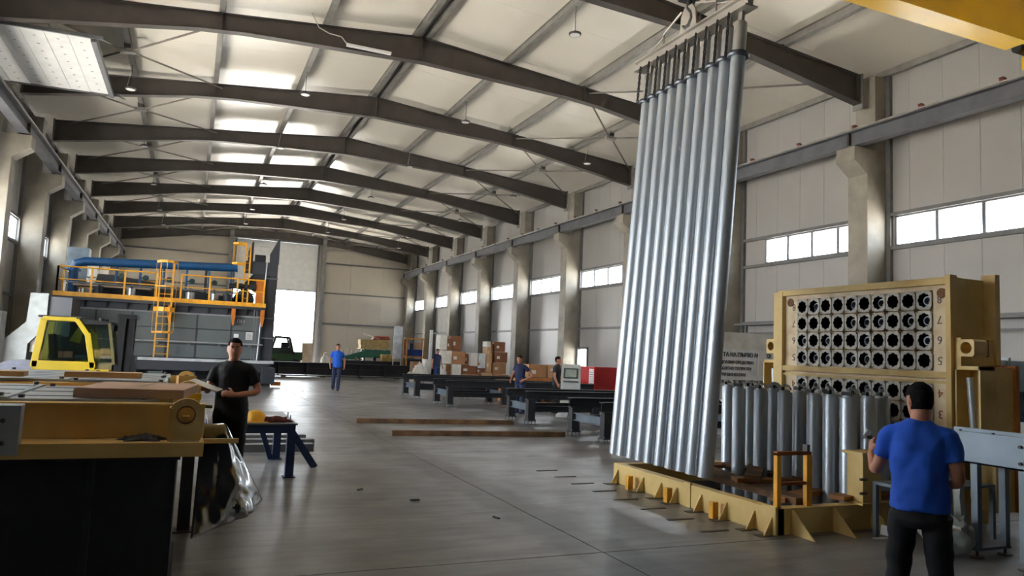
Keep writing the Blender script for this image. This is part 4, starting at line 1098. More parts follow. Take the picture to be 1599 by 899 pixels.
# crumpled plastic
bmz = bmesh.new(); bmesh.ops.create_icosphere(bmz, subdivisions=4, radius=1)
for v_ in bmz.verts:
    p = v_.co.copy(); n_ = noise.noise(p * 2.2) * .25 + abs(noise.noise(p * 5)) * .18
    v_.co = Vector((p.x * .16, p.y * .22, max(-.0, (p.z * .5 + .5)) * (.36))) * (1 + n_)
    v_.co.x -= v_.co.z * .25
me = bpy.data.meshes.new('plastic_sheet'); bmz.to_mesh(me); bmz.free(); me.materials.append(mat('milky_plastic', (150, 154, 150), .35, var=.1, scale=10))
o = link_mesh('plastic_sheet', me, None, True); o.location = (6.35, 4.62, 0); tag(o, 'crumpled milky plastic bag on the floor by the trough legs', 'plastic bag')
q = MB(); pts = [(0, 0, .78), (.03, .02, .62), (-.02, -.02, .45), (.02, .0, .28), (.05, .0, .12)]
q.tube(pts, [.02, .05, .04, .045, .02], 8); q.v = [(a + .02 * noise.noise(Vector((a * 20, b * 20, c_ * 20))), b + .03 * noise.noise(Vector((a * 20 + 5, b * 20, c_ * 20))), c_) for a, b, c_ in q.v]
o = q.build('plastic_strip', mat('milky_plastic', (0, 0, 0)), None, True, loc=(6.47, 4.62, .06)); tag(o, 'twisted clear plastic strip hanging from the conveyor trough', 'plastic strip')
wb = thing('work_bench', 'workbench with shelves at the right edge beyond the yellow panel', 'bench', (10.7, 7.0, 0))
MB().box(-.4, 2.0, 0, .8, .95, 1.02).build('top', mat('bench_blue', (70, 92, 120), .5), wb)
MB().box(-.4, 2.0, .7, .76, 1.02, 1.4).build('back_board', mat('bench_grey', (120, 124, 130), .5), wb)
MB().box(-.4, 2.0, .1, .75, 1.33, 1.38).build('shelf', greydark, wb)
for x in (-.36, 1.96):
    for y in (.05, .75): MB().box(x - .03, x + .03, y - .03, y + .03, 0, .95).build('leg', greydark, wb)
for i, (x0, x1) in enumerate(((-.3, .35), (.42, 1.1))):
    b_ = thing('metal_box', ['bright zinc sheet box on the workbench shelf, left of two', 'zinc sheet box at the right edge of the workbench shelf'][i], 'box', (10.7 + x0, 7.12, 1.38), group='zinc boxes on the far workbench')
    MB().box(0, x1 - x0, 0, .5, 0, .46).build('body', mat('bright_zinc', (186, 198, 210), .25, .8, var=.1, scale=6), b_, bevel=.008); MB().box(-.15 if i == 0 else -.03, .02, -.01, .4, 0, .50).build('flap', zinc, b_)
t = thing('wall_shelf', 'long steel bracket shelf on the right wall behind the yellow panel', 'shelf', (17.2, 9.4, 2.95))
MB().box(0, .5, 0, 11.0, .0, .05).build('shelf_board', girtm, t)
for i in range(6): MB().box(.1, .18, .5 + i * 2, .58 + i * 2, -.28, 0).build('bracket', girtm, t)
MB().box(.05, .12, 0, 11.0, -.3, -.25).build('lower_rail', girtm, t)
# ================================================================== LEFT FOREGROUND: YELLOW FRAMES WITH ZINC CASSETTES
ochre = mat('ochre_rack_paint', (222, 188, 118), .5, rgb2=(204, 164, 92), scale=2.5, mixlo=.25, mixhi=.6, rvar=.08)
def lug_mesh(name, parent, x, y, z, w_=.21, h_=.28, r=.055, th=.05, mat_=None):
    # upright lug plate (normal along y) with rounded head and a round hole
    n = 28; m_ = MB(); cz = h_ - w_ / 2
    def outer(t):
        c_, s_ = math.cos(t), math.sin(t)
        if s_ >= 0: return w_ / 2 * c_, cz + w_ / 2 * s_
        k = 1 / max(abs(c_) / (w_ / 2), abs(s_) / cz); return k * c_, cz + k * s_
    for yy in (-th / 2, th / 2):
        for i in range(n): a, b = outer(2 * PI * i / n); m_.v.append((a, yy, b))
        for i in range(n): t = 2 * PI * i / n; m_.v.append((r * math.cos(t), yy, cz + r * 1.15 * math.sin(t)))
    for i in range(n):
        j = (i + 1) % n
        m_.f += [(i, j, n + j, n + i), (2 * n + i, 3 * n + i, 3 * n + j, 2 * n + j), (i, 2 * n + i, 2 * n + j, j), (n + i, n + j, 3 * n + j, 3 * n + i)]
    return m_.build(name, mat_ or ochre, parent, loc=(x, y, z))
def rack_frame(label, y0, y1, zoff=0.0):
    F = thing('rack_frame', label, 'frame', (0.12, y0, 0), rotz=.012, group='yellow steel frames lying on black supports')
    L = y1 - y0; xl = -3.2
    for z0, z1, yy0, yy1, nm in ((.89, .98, 0, .30, 'front_flange'), (.98, 1.20, .26, .285, 'front_web'), (1.19, 1.205, .22, .33, 'top_strip'), (.89, .98, L - .3, L, 'back_flange'), (.98, 1.20, L - .285, L - .26, 'back_web')):
        MB().box(xl, 0, yy0, yy1, z0, z1).build(nm, ochre, F, bevel=.004)
    MB().box(-.20, 0, .3, L - .3, .89, .98).build('side_flange', ochre, F); MB().box(-.225, -.20, .27, L - .27, .98, 1.20).build('side_web', ochre, F)
    MB().box(-.215, -.19, .05, .27, .98, 1.19).build('corner_stiffener', ochre, F)
    for ly in (.10, L - .1):
        lg = lug_mesh('lug', F, -.115, ly, .97, mat_=mat('lug_cream', (228, 198, 134), .5))
        hr_ = MB().lathe([(.050, -.027), (.057, -.027), (.057, .027), (.050, .027), (.050, -.027)], 24, (0, 0, .175), 'y'); hr_.f = hr_.f[:-2]; hr_.build('hole_liner', mat('rusty_plug', (134, 92, 54), .7), lg)
        MB().box(-.02, .02, .03, .14, 0, .16).build('lug_rib', ochre, lg)
    MB().box(-.2, -.03, .02, .3, .98, .985).build('wear_plate', mat('worn_paint', (176, 160, 120), .6), F)
    MB().box(xl + .1, -.25, .3, L - .3, .92, .96).build('inner_tray', zinc, F)
    return F
RF1 = rack_frame('nearest yellow steel frame on black supports in the left foreground', 5.15, 7.25)
RF2 = rack_frame('farther yellow steel frame behind the cardboard in the left foreground', 7.45, 10.1)
MB().box(0.0, .24, .42, .46, .92, .95).build('stub_bar', ochre, RF1)
for lab, x0, x1, y0, y1 in (('long black support box under the nearest yellow frame', -3.1, -.03, 5.27, 6.5), ('black support box under the farther yellow frame', -3.0, -.12, 8.0, 9.4)):
    s_ = thing('support_box', lab, 'support', (0, y0, 0), group='black supports under the yellow frames')
    MB().box(x0, x1, 0, y1 - y0, .04, .86).build('body', mat('support_black', (30, 32, 38), .6), s_, bevel=.01)
    MB().box(x0, x1 + .02, -.03, y1 - y0 + .03, .86, .889).build('top_plate', blacksteel, s_); MB().box(x0, x1 + .02, -.02, y1 - y0 + .02, 0, .04).build('base_plate', blacksteel, s_)
    for i in range(4): MB().box(x1 - .5 - i * .7, x1 - .46 - i * .7, -.02, 0, .04, .86).build('rib', blacksteel, s_)
s_ = thing('support_stand', 'dark square steel leg under the right side of the nearest yellow frame', 'support', (0.05, 7.04, 0))
MB().box(-.05, .05, -.05, .05, .012, .885).build('post', blacksteel, s_); MB().box(-.09, .09, -.09, .09, 0, .012).build('foot_plate', blacksteel, s_)
# zinc cassettes: slotted sheets laid in both frames
def cassette():
    r = thing('zinc_cassette', 'x', 'metal sheet')
    MB().box(-.38, .38, -.48, .48, 0, .015).build('sheet', zinc, r)
    for x in (-.38, .37): MB().box(x, x + .012, -.48, .48, -.10, .0).build('edge_flange', zinc, r)
    MB().box(-.38, .38, -.49, -.478, -.10, .015).build('edge_flange', zinc, r)
    sl = MB().box(-.02, .02, -.10, .10, .0151, .0165).mesh('slot'); sl.materials.append(black)
    for x in (-.25, -.08, .1, .27):
        for y in (-.3, .0, .3): inst('slot', sl, r, (x + random.uniform(-.02, .02), y, 0), (0, 0, PI / 2))
    bolt = MB().cyl((0, 0, .015), (0, 0, .035), .018, 8).mesh('bolt'); bolt.materials.append(darksteel)
    for x in (-.33, .33):
        for y in (-.42, .42): inst('bolt', bolt, r, (x, y, 0))
    return r
k0 = cassette(); first = True
spots = [(-.62, 6.10, 1.205, 'front right, under the flat carton'), (-1.44, 6.05, 1.215, 'front left of the nearest yellow frame'), (-2.26, 6.1, 1.21, 'far left of the nearest yellow frame'), (-.60, 8.25, 1.205, 'right of the farther yellow frame, nearer row'), (-1.42, 8.25, 1.215, 'left of the farther yellow frame, nearer row'), (-2.25, 8.25, 1.21, 'outer left of the farther yellow frame'), (-.60, 9.28, 1.205, 'right of the farther yellow frame, back row'), (-1.42, 9.28, 1.215, 'left of the farther yellow frame, back row')]
for x, y, z, lab in spots:
    t = k0 if first else copy_tree(k0); first = False
    t.location = (x, y if y > 7 else 6.2, z); t.scale = (1.07, 1.0 if y > 7 else 1.5, 1); t.rotation_euler = (0, 0, .012); t['label'] = 'slotted zinc sheet, ' + lab; t['group'] = 'slotted zinc sheets in the yellow frames'
MB().box(0, 0, 0, 0, 0, 0)
ep = thing('zinc_end_plate', 'folded zinc end plate with bolts hanging over the near flange at the left edge', 'metal plate', (-.94, 5.10, .92))
MB().box(-.30, .05, -.005, .01, .0, .27).build('plate', zinc, ep); MB().box(-.30, .05, -.005, .16, .27, .285).build('top_fold', zinc, ep); MB().box(.05, .062, -.005, .10, .0, .285).build('side_fold', zinc, ep)
for z in (.07, .20): MB().cyl((-.02, -.02, z), (-.02, 0, z), .014, 8).build('bolt', darksteel, ep)
# flat cartons
def flat_carton(label, loc, sx, sy, h, rot, material):
    t = thing('flat_carton', label, 'cardboard box', loc, rot, 'flat cartons on the yellow frames')
    MB().box(-sx / 2, sx / 2, -sy / 2, sy / 2, 0, h).build('body', material, t, bevel=.003)
    MB().box(-sx / 2 - .002, sx / 2 + .002, -sy / 2 - .004, -sy / 2 - .001, .0, h - .012).build('flap', material, t)
    MB().box(-.03, .03, -sy / 2 - .005, sy / 2, h, h + .001).build('tape', mat('brown_tape', (150, 116, 80), .4), t)
    return t
flat_carton('flat brown carton lying on the near right corner of the yellow frame', (-.30, 5.95, 1.225), .66, .85, .062, -.12, mat('carton_dull', (176, 140, 112), .8, var=.05, scale=3))
flat_carton('pale flat carton across the farther yellow frame', (-.72, 7.86, 1.25), .62, .25, .05, .02, mat('carton_tan', (176, 144, 106), .8))
flat_carton('long brown carton strip at the left edge on the frames', (-1.75, 7.75, 1.25), .85, .22, .045, 0, mat('carton_tan', (0, 0, 0)))
# glove / rag on the flange
bmz = bmesh.new(); bmesh.ops.create_icosphere(bmz, subdivisions=4, radius=1)
for v_ in bmz.verts:
    p = v_.co.copy(); th = math.atan2(p.y, p.x); lob = 1 + .35 * math.sin(5 * th) * (1 - abs(p.z))
    v_.co = Vector((p.x * .12 * lob, p.y * .07 * lob, max(0, p.z) * .032 * (1 + .8 * noise.noise(p * 4)) + .0))
me = bpy.data.meshes.new('work_glove'); bmz.to_mesh(me); bmz.free(); me.materials.append(mat('grey_knit', (78, 78, 84), .9, var=.2, scale=40))
o = link_mesh('work_glove', me, None, True); o.location = (-.24, 5.28, .981); tag(o, 'crumpled grey work glove on the flange of the near yellow frame', 'glove')
# crumpled foil hanging from the frame corner
NX, NZ = 30, 44
fv, ff = [], []
for i in range(NX + 1):
    for j in range(NZ + 1):
        u, v_ = i / NX, j / NZ
        tl, tr_, bl, brr = Vector((.125, 6.50, .97)), Vector((.30, 6.25, .985)), Vector((.10, 6.05, .17)), Vector((.62, 6.35, .37))
        p = tl.lerp(tr_, u).lerp(bl.lerp(brr, u), v_)
        n1 = noise.noise(Vector((u * 1.6, v_ * 1.9, 1.3))); n2 = abs(noise.noise(Vector((u * 2.6 + 3, v_ * 2.2, 4.1)))); n3 = abs(noise.noise(Vector((u * 6, v_ * 5, 7))))
        off = (.14 * n1 + .16 * n2 + .05 * n3) * (.2 + .8 * v_) * math.sin(u * PI) + .08 * math.sin(u * PI)
        fv.append((p.x + off * .45, p.y - off * .8, max(.01, p.z + .02 * n1)))
for i in range(NX):
    for j in range(NZ):
        a = i * (NZ + 1) + j; ff.append((a, a + 1, a + NZ + 2, a + NZ + 1))
me = bpy.data.meshes.new('foil_wrap'); me.from_pydata(fv, [], ff); me.materials.append(mat('silver_foil', (214, 216, 216), .16, 1.0, var=.04, scale=3))
o = link_mesh('foil_wrap', me, None, True); sol = o.modifiers.new('thickness', 'SOLIDIFY'); sol.thickness = .003
tag(o, 'crumpled silver foil sheet hanging from the corner of the yellow frame', 'foil')
st = thing('ratchet_strap', 'small yellow clamp with a green handle on the near lug of the frames', 'clamp', (.06, 6.75, .985))
MB().box(-.03, .03, -.03, .03, 0, .16).build('body', mat('clamp_yellow', (226, 186, 20), .5), st, bevel=.008); MB().cyl((0, 0, .10), (.14, .02, .09), .014, 8).build('handle', mat('clamp_green', (70, 90, 40), .5), st); MB().box(-.05, .05, -.02, .02, .15, .2).build('jaw', mat('clamp_yellow', (0, 0, 0)), st)

# ================================================================== BLUE TABLE with papers, helmet, cloth
bt = thing('steel_table', 'dark blue steel work table with splayed brace behind the man in black', 'table', (0, 0, 0))
dblue = mat('table_navy', (38, 58, 96), .5, var=.12, scale=4)
MB().box(.25, 1.28, 9.5, 11.2, .64, .66).build('top', mat('table_top_grey', (96, 100, 110), .45), bt); MB().box(.27, 1.26, 9.52, 9.58, .54, .64).build('apron', dblue, bt); MB().box(1.2, 1.26, 9.58, 11.15, .54, .64).build('apron', dblue, bt); MB().box(.27, .33, 9.58, 11.15, .54, .64).build('apron', dblue, bt)
for x, y in ((1.22, 9.58), (1.22, 11.1), (.31, 9.58), (.31, 11.1)): MB().box(x - .05, x + .05, y - .05, y + .05, 0.01, .56).build('leg', dblue, bt); MB().box(x - .075, x + .075, y - .075, y + .075, 0, .012).build('foot', dblue, bt)
MB().obox((1.24, 10.3, .58), (1.64, 10.3, .0), .09, .09).build('brace', dblue, bt); MB().obox((.95, 11.1, .56), (1.15, 11.1, .0), .07, .07).build('brace', dblue, bt)
for x, y in ((1.22, 9.75), (1.24, 10.2)): MB().cyl((x, y, .66), (x, y, .74), .008, 6).build('pin', alu, bt)
o = MB().box(-.22, .22, -.30, .30, 0, .012).build('paper_sheets', mat('paper_grey', (190, 190, 194), .6), loc=(.98, 10.25, .66)); o.rotation_euler = (0, 0, .2); tag(o, 'pale paper sheets lying on the blue steel table', 'paper')
h = thing('hard_hat', 'yellow hard hat lying on the blue steel table beside the man in black', 'hard hat', (.80, 9.75, .66))
hy = mat('helmet_yellow', (232, 172, 30), .4)
MB().lathe([(.135, 0), (.145, .005), (.135, .03), (.12, .08), (.085, .12), (.04, .14), (0, .145)], 24).build('shell', hy, h, smooth=True); MB().lathe([(.13, -.0), (.165, .0), (.165, .008), (.13, .012)], 24, (.02, -.02, 0)).build('brim', hy, h, smooth=True); MB().box(.10, .19, -.06, .06, .0, .035).build('headband', black, h, bevel=.01)
bmz = bmesh.new(); bmesh.ops.create_icosphere(bmz, subdivisions=3, radius=1)
for v_ in bmz.verts:
    p = v_.co.copy(); v_.co = Vector((p.x * .22, p.y * .1, max(0, p.z) * .06 * (1 + .6 * noise.noise(p * 3)))) * (1 + .25 * noise.noise(p * 2.5))
me = bpy.data.meshes.new('red_cloth'); bmz.to_mesh(me); bmz.free(); me.materials.append(mat('maroon_cloth', (92, 40, 38), .9, var=.2, scale=30))
o = link_mesh('red_cloth', me, None, True); o.location = (1.02, 9.72, .661); tag(o, 'folded dark red cloth on the near edge of the blue table', 'cloth')
# steel channels on the floor behind the table
for i, (x0, x1, y, z, lab) in enumerate(((.0, 1.85, 11.9, 0, 'grey steel channel on the floor behind the blue table, nearest'), (.0, 1.95, 12.5, 0, 'grey steel channel on the floor behind the blue table, middle'), (.1, 1.9, 13.1, 0, 'grey steel channel on the floor behind the blue table, farthest'))):
    q = MB(); q.box(x0, x1, y - .1, y + .1, z + .10, z + .115); q.box(x0, x1, y - .1, y - .088, z, z + .1); q.box(x0, x1, y + .088, y + .1, z, z + .1)
    o = q.build('steel_channel', mat('channel_grey', (92, 92, 94), .5, .2)); tag(o, lab, 'steel channel', 'steel channels behind the blue table')
# two floor planks
for (a, b, lab) in (((3.42, 16.2), (6.99, 15.86), 'long rough timber on the floor, the farther of two'), ((3.60, 13.85), (7.10, 13.5), 'long rough timber on the floor, the nearer of two')):
    o = MB().obox((a[0], a[1], .05), (b[0], b[1], .05), .11, .10).build('floor_timber', wooddark, bevel=.006); tag(o, lab, 'timber', 'long timbers on the floor')

# ================================================================== BLACK CONVEYOR FRAMES
def hbeam(m_, p0, p1, wd, h):
    p0, p1 = Vector(p0), Vector(p1)
    m_.obox(p0 + Vector((0, 0, h / 2 - .008)), p1 + Vector((0, 0, h / 2 - .008)), wd, .016); m_.obox(p0 - Vector((0, 0, h / 2 - .008)), p1 - Vector((0, 0, h / 2 - .008)), wd, .016); m_.obox(p0, p1, .014, h - .03)
    return m_
def conv_frame(label, x0, ya, yb, lx):
    F = thing('conveyor_table', label, 'frame', (x0, ya, 0), group='black steel conveyor frames')
    D = yb - ya
    for y in (0, D):
        hbeam(MB(), (-.12, y, .68), (lx, y, .68), .18, .20).build('long_beam', blacksteel, F)
        for x in (0, 1.75, 3.5, 5.2):
            if x > lx - .1: continue
            MB().box(x - .09, x + .09, y - .08, y + .08, .10, .58).build('leg', blacksteel, F)
            MB().box(x - .11, x + .11, y - .11, y + .11, .08, .10).build('foot_plate', blacksteel, F)
            ft = MB()
            for a in (-.09, .09):
                for b in (-.09, .09): ft.cyl((x + a, y + b, 0), (x + a, y + b, .14), .011, 6)
            ft.box(x - .16, x + .16, y - .14, y + .14, 0, .008); ft.build('anchor_feet', mat('zinc_bolt', (110, 112, 116), .4, .6), F)
        hbeam(MB(), (.1, y, .36), (lx, y, .36), .12, .14).build('lower_beam', blacksteel, F)
    for x in (0, 1.75, 3.5):
        if x > lx - .1: continue
        hbeam(MB(), (x, .08, .40), (x, D - .08, .40), .12, .16).build('cross_beam', mat('primer_grey', (96, 106, 118), .5), F)
    return F
conv_frame('black conveyor frame nearest the hanging tubes', 7.42, 12.4, 13.7, 5.2)
conv_frame('second black conveyor frame beyond the hanging tubes', 7.46, 15.95, 17.1, 5.4)
conv_frame('third black conveyor frame, left of the man with hand on hip', 7.14, 20.95, 22.2, 4.9)
conv_frame('farthest black conveyor frame in front of the cardboard boxes', 7.18, 24.55, 26.0, 6.4)

# ================================================================== CARTONS ALONG THE RIGHT WALL
cmesh = {}
def carton(label, x0, x1, y0, y1, z0, z1, material, tape=True, side=None):
    t = thing('carton', label, 'cardboard box', ((x0 + x1) / 2, (y0 + y1) / 2, z0), random.uniform(-.03, .03), 'cartons stacked by the right wall')
    hx, hy, h = (x1 - x0) / 2, (y1 - y0) / 2, z1 - z0
    MB().box(-hx, hx, -hy, hy, 0, h).build('body', material, t, bevel=.008)
    if tape:
        MB().box(-hx - .003, hx + .003, -.03, .03, h * .55, h + .003).build('tape', mat('brown_tape', (0, 0, 0)), t)
        MB().box(-hx * .7, -hx * .2, -hy - .004, -hy, h * .35, h * .6).build('label', foamwhite, t)
    return t
def px(x, y, Y):  # carton corner helper in metres for the row at distance Y (measured once from the photograph)
    return x
W_, C_, D_, L_ = foamwhite, card, carddark, cardlight
R = 36.0
# (label, x0,x1,z0,z1, y, material)
for lab, x0, x1, z0, z1, y, mt_ in (
    ('tall white wrapped carton at the top of the stack left of centre', 12.0, 12.5, 1.72, 2.45, R, W_),
    ('narrow brown carton on the top layer beside the tall white one', 12.52, 12.85, 1.70, 2.28, R, D_),
    ('large dark brown carton at the top of the stack', 12.87, 13.55, 1.70, 2.45, R + .1, D_),
    ('white open carton in the second layer', 12.0, 12.85, 1.02, 1.68, R - .05, W_),
    ('wide brown carton in the second layer', 12.88, 13.85, 1.02, 1.66, R, C_),
    ('small brown carton at the right end of the second layer', 13.9, 14.15, 1.02, 1.55, R + .1, D_),
    ('white panel carton standing on the second layer, left of two', 14.2, 14.72, .95, 1.62, R - .1, W_),
    ('white foil-faced carton, right of two on the second layer', 14.8, 15.32, .85, 1.62, R - .1, mat('foil_white', (220, 226, 228), .3)),
    ('white tall carton behind the person in navy, at the bottom', 11.05, 11.45, 0, 1.2, R, W_),
    ('white and brown carton right of the person in navy', 12.05, 12.35, 0, .98, R - .3, W_),
    ('brown carton at the floor behind the white bundle', 12.38, 12.82, 0, 1.0, R, C_),
    ('white slatted bundle carton standing on the floor', 12.86, 13.5, 0, 1.0, R - .2, W_),
    ('dark brown wide carton in the middle of the bottom pile', 13.6, 14.7, .52, .98, R, D_),
    ('pale carton low in the middle of the pile', 13.62, 13.95, 0, .50, R - .3, L_),
    ('brown carton at the floor behind the white plastic bag', 14.0, 14.85, 0, .50, R - .1, C_),
    ('brown carton beside the pale bags in the pile', 14.75, 15.2, .52, .92, R, D_),
    ('pale wrapped carton under the tall right stack, left', 15.1, 15.75, 0, .62, R - .3, L_),
    ('wide tan carton under the tall right stack', 15.8, 16.6, 0, .56, R - .2, C_),
    ('tan carton at the right end of the bottom layer', 16.65, 17.1, 0, .54, R - .2, C_),
    ('brown carton with a dark slit in the tall right stack', 15.95, 16.95, .58, 1.15, R, C_),
    ('dark brown carton high in the tall right stack', 16.05, 17.0, 1.17, 1.72, R, D_),
    ('top brown carton of the tall right stack', 16.05, 16.8, 1.74, 2.25, R, D_),
    ('pale torn carton column in the tall right stack', 15.4, 15.78, .64, 1.45, R - .1, L_),
    ('pale carton on the torn column of the right stack', 15.42, 15.7, 1.47, 1.95, R - .1, L_),
    ('white small carton at the top of the right stack', 15.4, 15.66, 1.97, 2.25, R - .1, W_),
    ('brown slim carton standing in the right stack', 15.8, 16.0, 1.17, 2.15, R + .2, L_)):
    carton(lab, 11.62 + .75 * (x0 - 12.0), 11.62 + .75 * (x1 - 12.0), y, y + .7, z0, z1, mt_, tape=mt_ is not W_)
# left end of the carton row: bags and rolls
def sack(name, label, loc, sx, sy, sz, material, seed, cat='bag', grp=None):
    bmz = bmesh.new(); bmesh.ops.create_icosphere(bmz, subdivisions=4, radius=1)
    for v_ in bmz.verts:
        p = v_.co.copy(); k = 1 + .22 * noise.noise(p * 1.8 + Vector((seed, 0, 0))) + .12 * noise.noise(p * 5 + Vector((seed, 3, 0)))
        zz = (p.z * .5 + .5) * k
        v_.co = Vector((p.x * sx * k, p.y * sy * k, max(0, zz) * sz))
    me = bpy.data.meshes.new(name); bmz.to_mesh(me); bmz.free(); me.materials.append(material)
    o = link_mesh(name, me, None, True); o.location = loc; return tag(o, label, cat, grp)
sack('film_roll', 'white plastic film bundle at the left end of the carton row', (10.45, 35.4, 0), .34, .35, .95, foamwhite, 1)
sack('film_roll', 'white plastic film heap on the floor left of the person in navy', (9.9, 34.9, 0), .28, .3, .55, foamwhite, 5)
carton('brown carton between the white film bundles', 10.35, 10.75, 36.4, 36.9, 0, 1.05, C_)
sack('film_bag', 'white plastic bag on the floor before the brown carton', (13.3, 34.8, 0), .26, .25, .36, foamwhite, 12)
sack('film_bag', 'crumpled pale paper between the carton stacks', (13.75, 36.1, .93), .14, .25, .3, L_, 15)
pr_ = thing('white_post', 'slim white post standing behind the left cartons', 'post', (11.75, 38.0, 0)); MB().cyl((0, 0, .02), (0, 0, 2.75), .09, 14).build('pipe', white, pr_, smooth=True); MB().box(-.2, .2, -.2, .2, 0, .02).build('base', girtm, pr_); MB().box(-.35, .35, -.03, .03, 2.6, 2.66).build('cross_arm', girtm, pr_)
# coiled tan wraps between the two standing men
for i, (x, z, h_) in enumerate(((13.75, 0, .46), (13.75, .46, .44), (13.75, .90, .36), (12.9, 0, .68), (12.9, .68, .58))):
    carton(['tan wrapped bale at the floor right of the cartons', 'tan wrapped bale in the middle right of the cartons', 'tan wrapped bale on top right of the cartons', 'tan carton at the floor behind the man with hand on hip', 'tan carton on top behind the man with hand on hip'][i], x - .4, x + .4, 27.0, 27.8, z, z + h_, L_ if i < 3 else C_)
# orange timber pallets with dark beams behind the conveyor frames
tpal = thing('pallet_stack', 'orange-brown timber bearers and steel bars behind the conveyor frames', 'timber', (10.2, 23.2, 0))
for i in range(5): MB().box(-.2 + i * .8, .1 + i * .8, -.5, .9, 0, .62).build('bearer', mat('orange_timber', (190, 120, 56), .7, var=.2, scale=6), tpal)
for i in range(5): MB().cyl((-.4, -.4 + i * .28, .70), (4.2, -.4 + i * .28, .70), .06, 8).build('bar', mat('rust_bar', (96, 70, 50), .6), tpal)
for i in range(4): MB().obox((-.2 + i, -.45, .80), (1.6 + i, -.35, .82), .12, .1).build('timber', mat('orange_timber', (0, 0, 0)), tpal)
# red cabinet, terminal
rc = thing('red_cabinet', 'red steel cabinet with a white notice behind the conveyor frames', 'cabinet', (12.75, 22.0, 0))
redm = mat('cabinet_red', (172, 30, 32), .45, var=.06)
MB().box(-.35, .95, 0, .7, .05, 1.32).build('body', redm, rc, bevel=.01); MB().box(-.33, .93, -.015, 0, .1, 1.28).build('door', redm, rc, bevel=.004); MB().box(-.345, -.30, -.4, .0, .05, 1.32).build('side_panel', mat('cabinet_red_bright', (206, 44, 42), .45), rc)
MB().box(-.351, -.346, -.37, -.06, .62, 1.25).build('notice', white, rc)
for i in range(7): MB().box(-.354, -.351, -.34, -.10, .68 + i * .075, .70 + i * .075).build('notice_line', girtm, rc)
for x in (-.3, .9): MB().box(x - .04, x + .04, .1, .6, 0, .05).build('foot', black, rc)
kt = thing('control_terminal', 'pale grey control terminal with a tilted screen beside the man in dark grey', 'terminal', (9.66, 18.1, 0), -.55)
pg = mat('terminal_grey', (186, 190, 190), .5)
MB().prism([(-.22, .06), (.22, .06), (.22, .75), (.32, 1.0), (.24, 1.38), (.10, 1.42), (-.14, .98), (-.18, .75)], 'x', -.26, .26).build('housing', pg, kt, bevel=.015)
for v_ in (0,): pass
MB().quadbox([(-.2, -.125, 1.035), (.2, -.125, 1.035), (.2, .04, 1.30), (-.2, .04, 1.30), (-.2, -.14, 1.045), (.2, -.14, 1.045), (.2, .025, 1.31), (-.2, .025, 1.31)]).build('screen_bezel', mat('bezel_dark', (70, 78, 76), .4), kt)
MB().quadbox([(-.15, -.135, 1.07), (.15, -.135, 1.07), (.15, .01, 1.27), (-.15, .01, 1.27), (-.15, -.145, 1.075), (.15, -.145, 1.075), (.15, .0, 1.28), (-.15, .0, 1.28)]).build('screen', mat('lcd_grey', (140, 152, 148), .3), kt)
MB().box(-.20, .20, -.20, -.15, .93, .97).build('button_panel', mat('bezel_dark', (0, 0, 0)), kt)
MB().box(-.35, .35, -.45, .35, 0, .06).build('base', white, kt)
sr = thing('steel_roller', 'pale steel tube resting on the conveyor frame beside the red cabinet', 'tube', (11.6, 13.05, .78)); MB().cyl((-.9, 0, .10), (1.1, 0, .10), .09, 18).build('tube', galv, sr, smooth=True); MB().box(-.5, -.4, -.1, .1, 0, .03).build('saddle', blacksteel, sr); MB().box(.6, .7, -.1, .1, 0, .03).build('saddle', blacksteel, sr)
carton('small tan carton beside the bright side doorway', 16.4, 16.9, 30.2, 30.8, 0, 1.05, L_)
# ================================================================== PEOPLE
def loft(m_, rings, seg=18):
    n0 = len(m_.v)
    for c_, ax, ay in rings:
        for i in range(seg):
            t = 2 * PI * i / seg; p = c_ + ax * math.cos(t) + ay * math.sin(t); m_.v.append(tuple(p))
    k = len(rings)
    for i in range(k - 1):
        for j in range(seg):
            q = (j + 1) % seg; m_.f.append((n0 + i * seg + j, n0 + i * seg + q, n0 + (i + 1) * seg + q, n0 + (i + 1) * seg + j))
    m_.f.append(tuple(n0 + j for j in reversed(range(seg)))); m_.f.append(tuple(n0 + (k - 1) * seg + j for j in range(seg)))
    return m_
def ell(m_, c_, rx, ry, rz, M=None, seg=12):
    c_ = Vector(c_); rings = []
    for i in range(seg // 2 + 1):
        a = -PI / 2 + PI * i / (seg // 2) * .98 + .01 * PI; r = math.cos(a); z = math.sin(a)
        ax, ay, az = Vector((rx * r, 0, 0)), Vector((0, ry * r, 0)), Vector((0, 0, rz * z))
        if M: ax, ay, az = M @ ax, M @ ay, M @ az
        rings.append((c_ + az, ax, ay))
    return loft(m_, rings, seg)
def limb(m_, pts, rads, sub=5, seg=14, flat=None):
    # smooth path through joints with interpolated radii
    P = [Vector(p) for p in pts]; out = []; rr = []
    for i in range(len(P) - 1):
        for s_ in range(sub):
            t = s_ / sub; out.append(P[i].lerp(P[i + 1], t)); rr.append(rads[i] + (rads[i + 1] - rads[i]) * t)
    out.append(P[-1]); rr.append(rads[-1])
    for _ in range(2):
        out = [out[0]] + [(out[i - 1] + out[i] * 2 + out[i + 1]) / 4 for i in range(1, len(out) - 1)] + [out[-1]]
    return m_.tube(out, rr, seg)
def remesh(m_, name, voxel, material, parent, smooth_it=3, fac=.5):
    me = m_.mesh(name); tmp = bpy.data.objects.new(name, me)
    r = tmp.modifiers.new('r', 'REMESH'); r.mode = 'VOXEL'; r.voxel_size = voxel
    if smooth_it:
        s_ = tmp.modifiers.new('s', 'SMOOTH'); s_.iterations = smooth_it; s_.factor = fac
    out = evaluated_mesh(tmp); bpy.data.meshes.remove(me)
    out.name = name; out.materials.clear(); out.materials.append(material); out.shade_smooth()
    o = bpy.data.objects.new(name, out); COL.objects.link(o); o.parent = parent
    return o
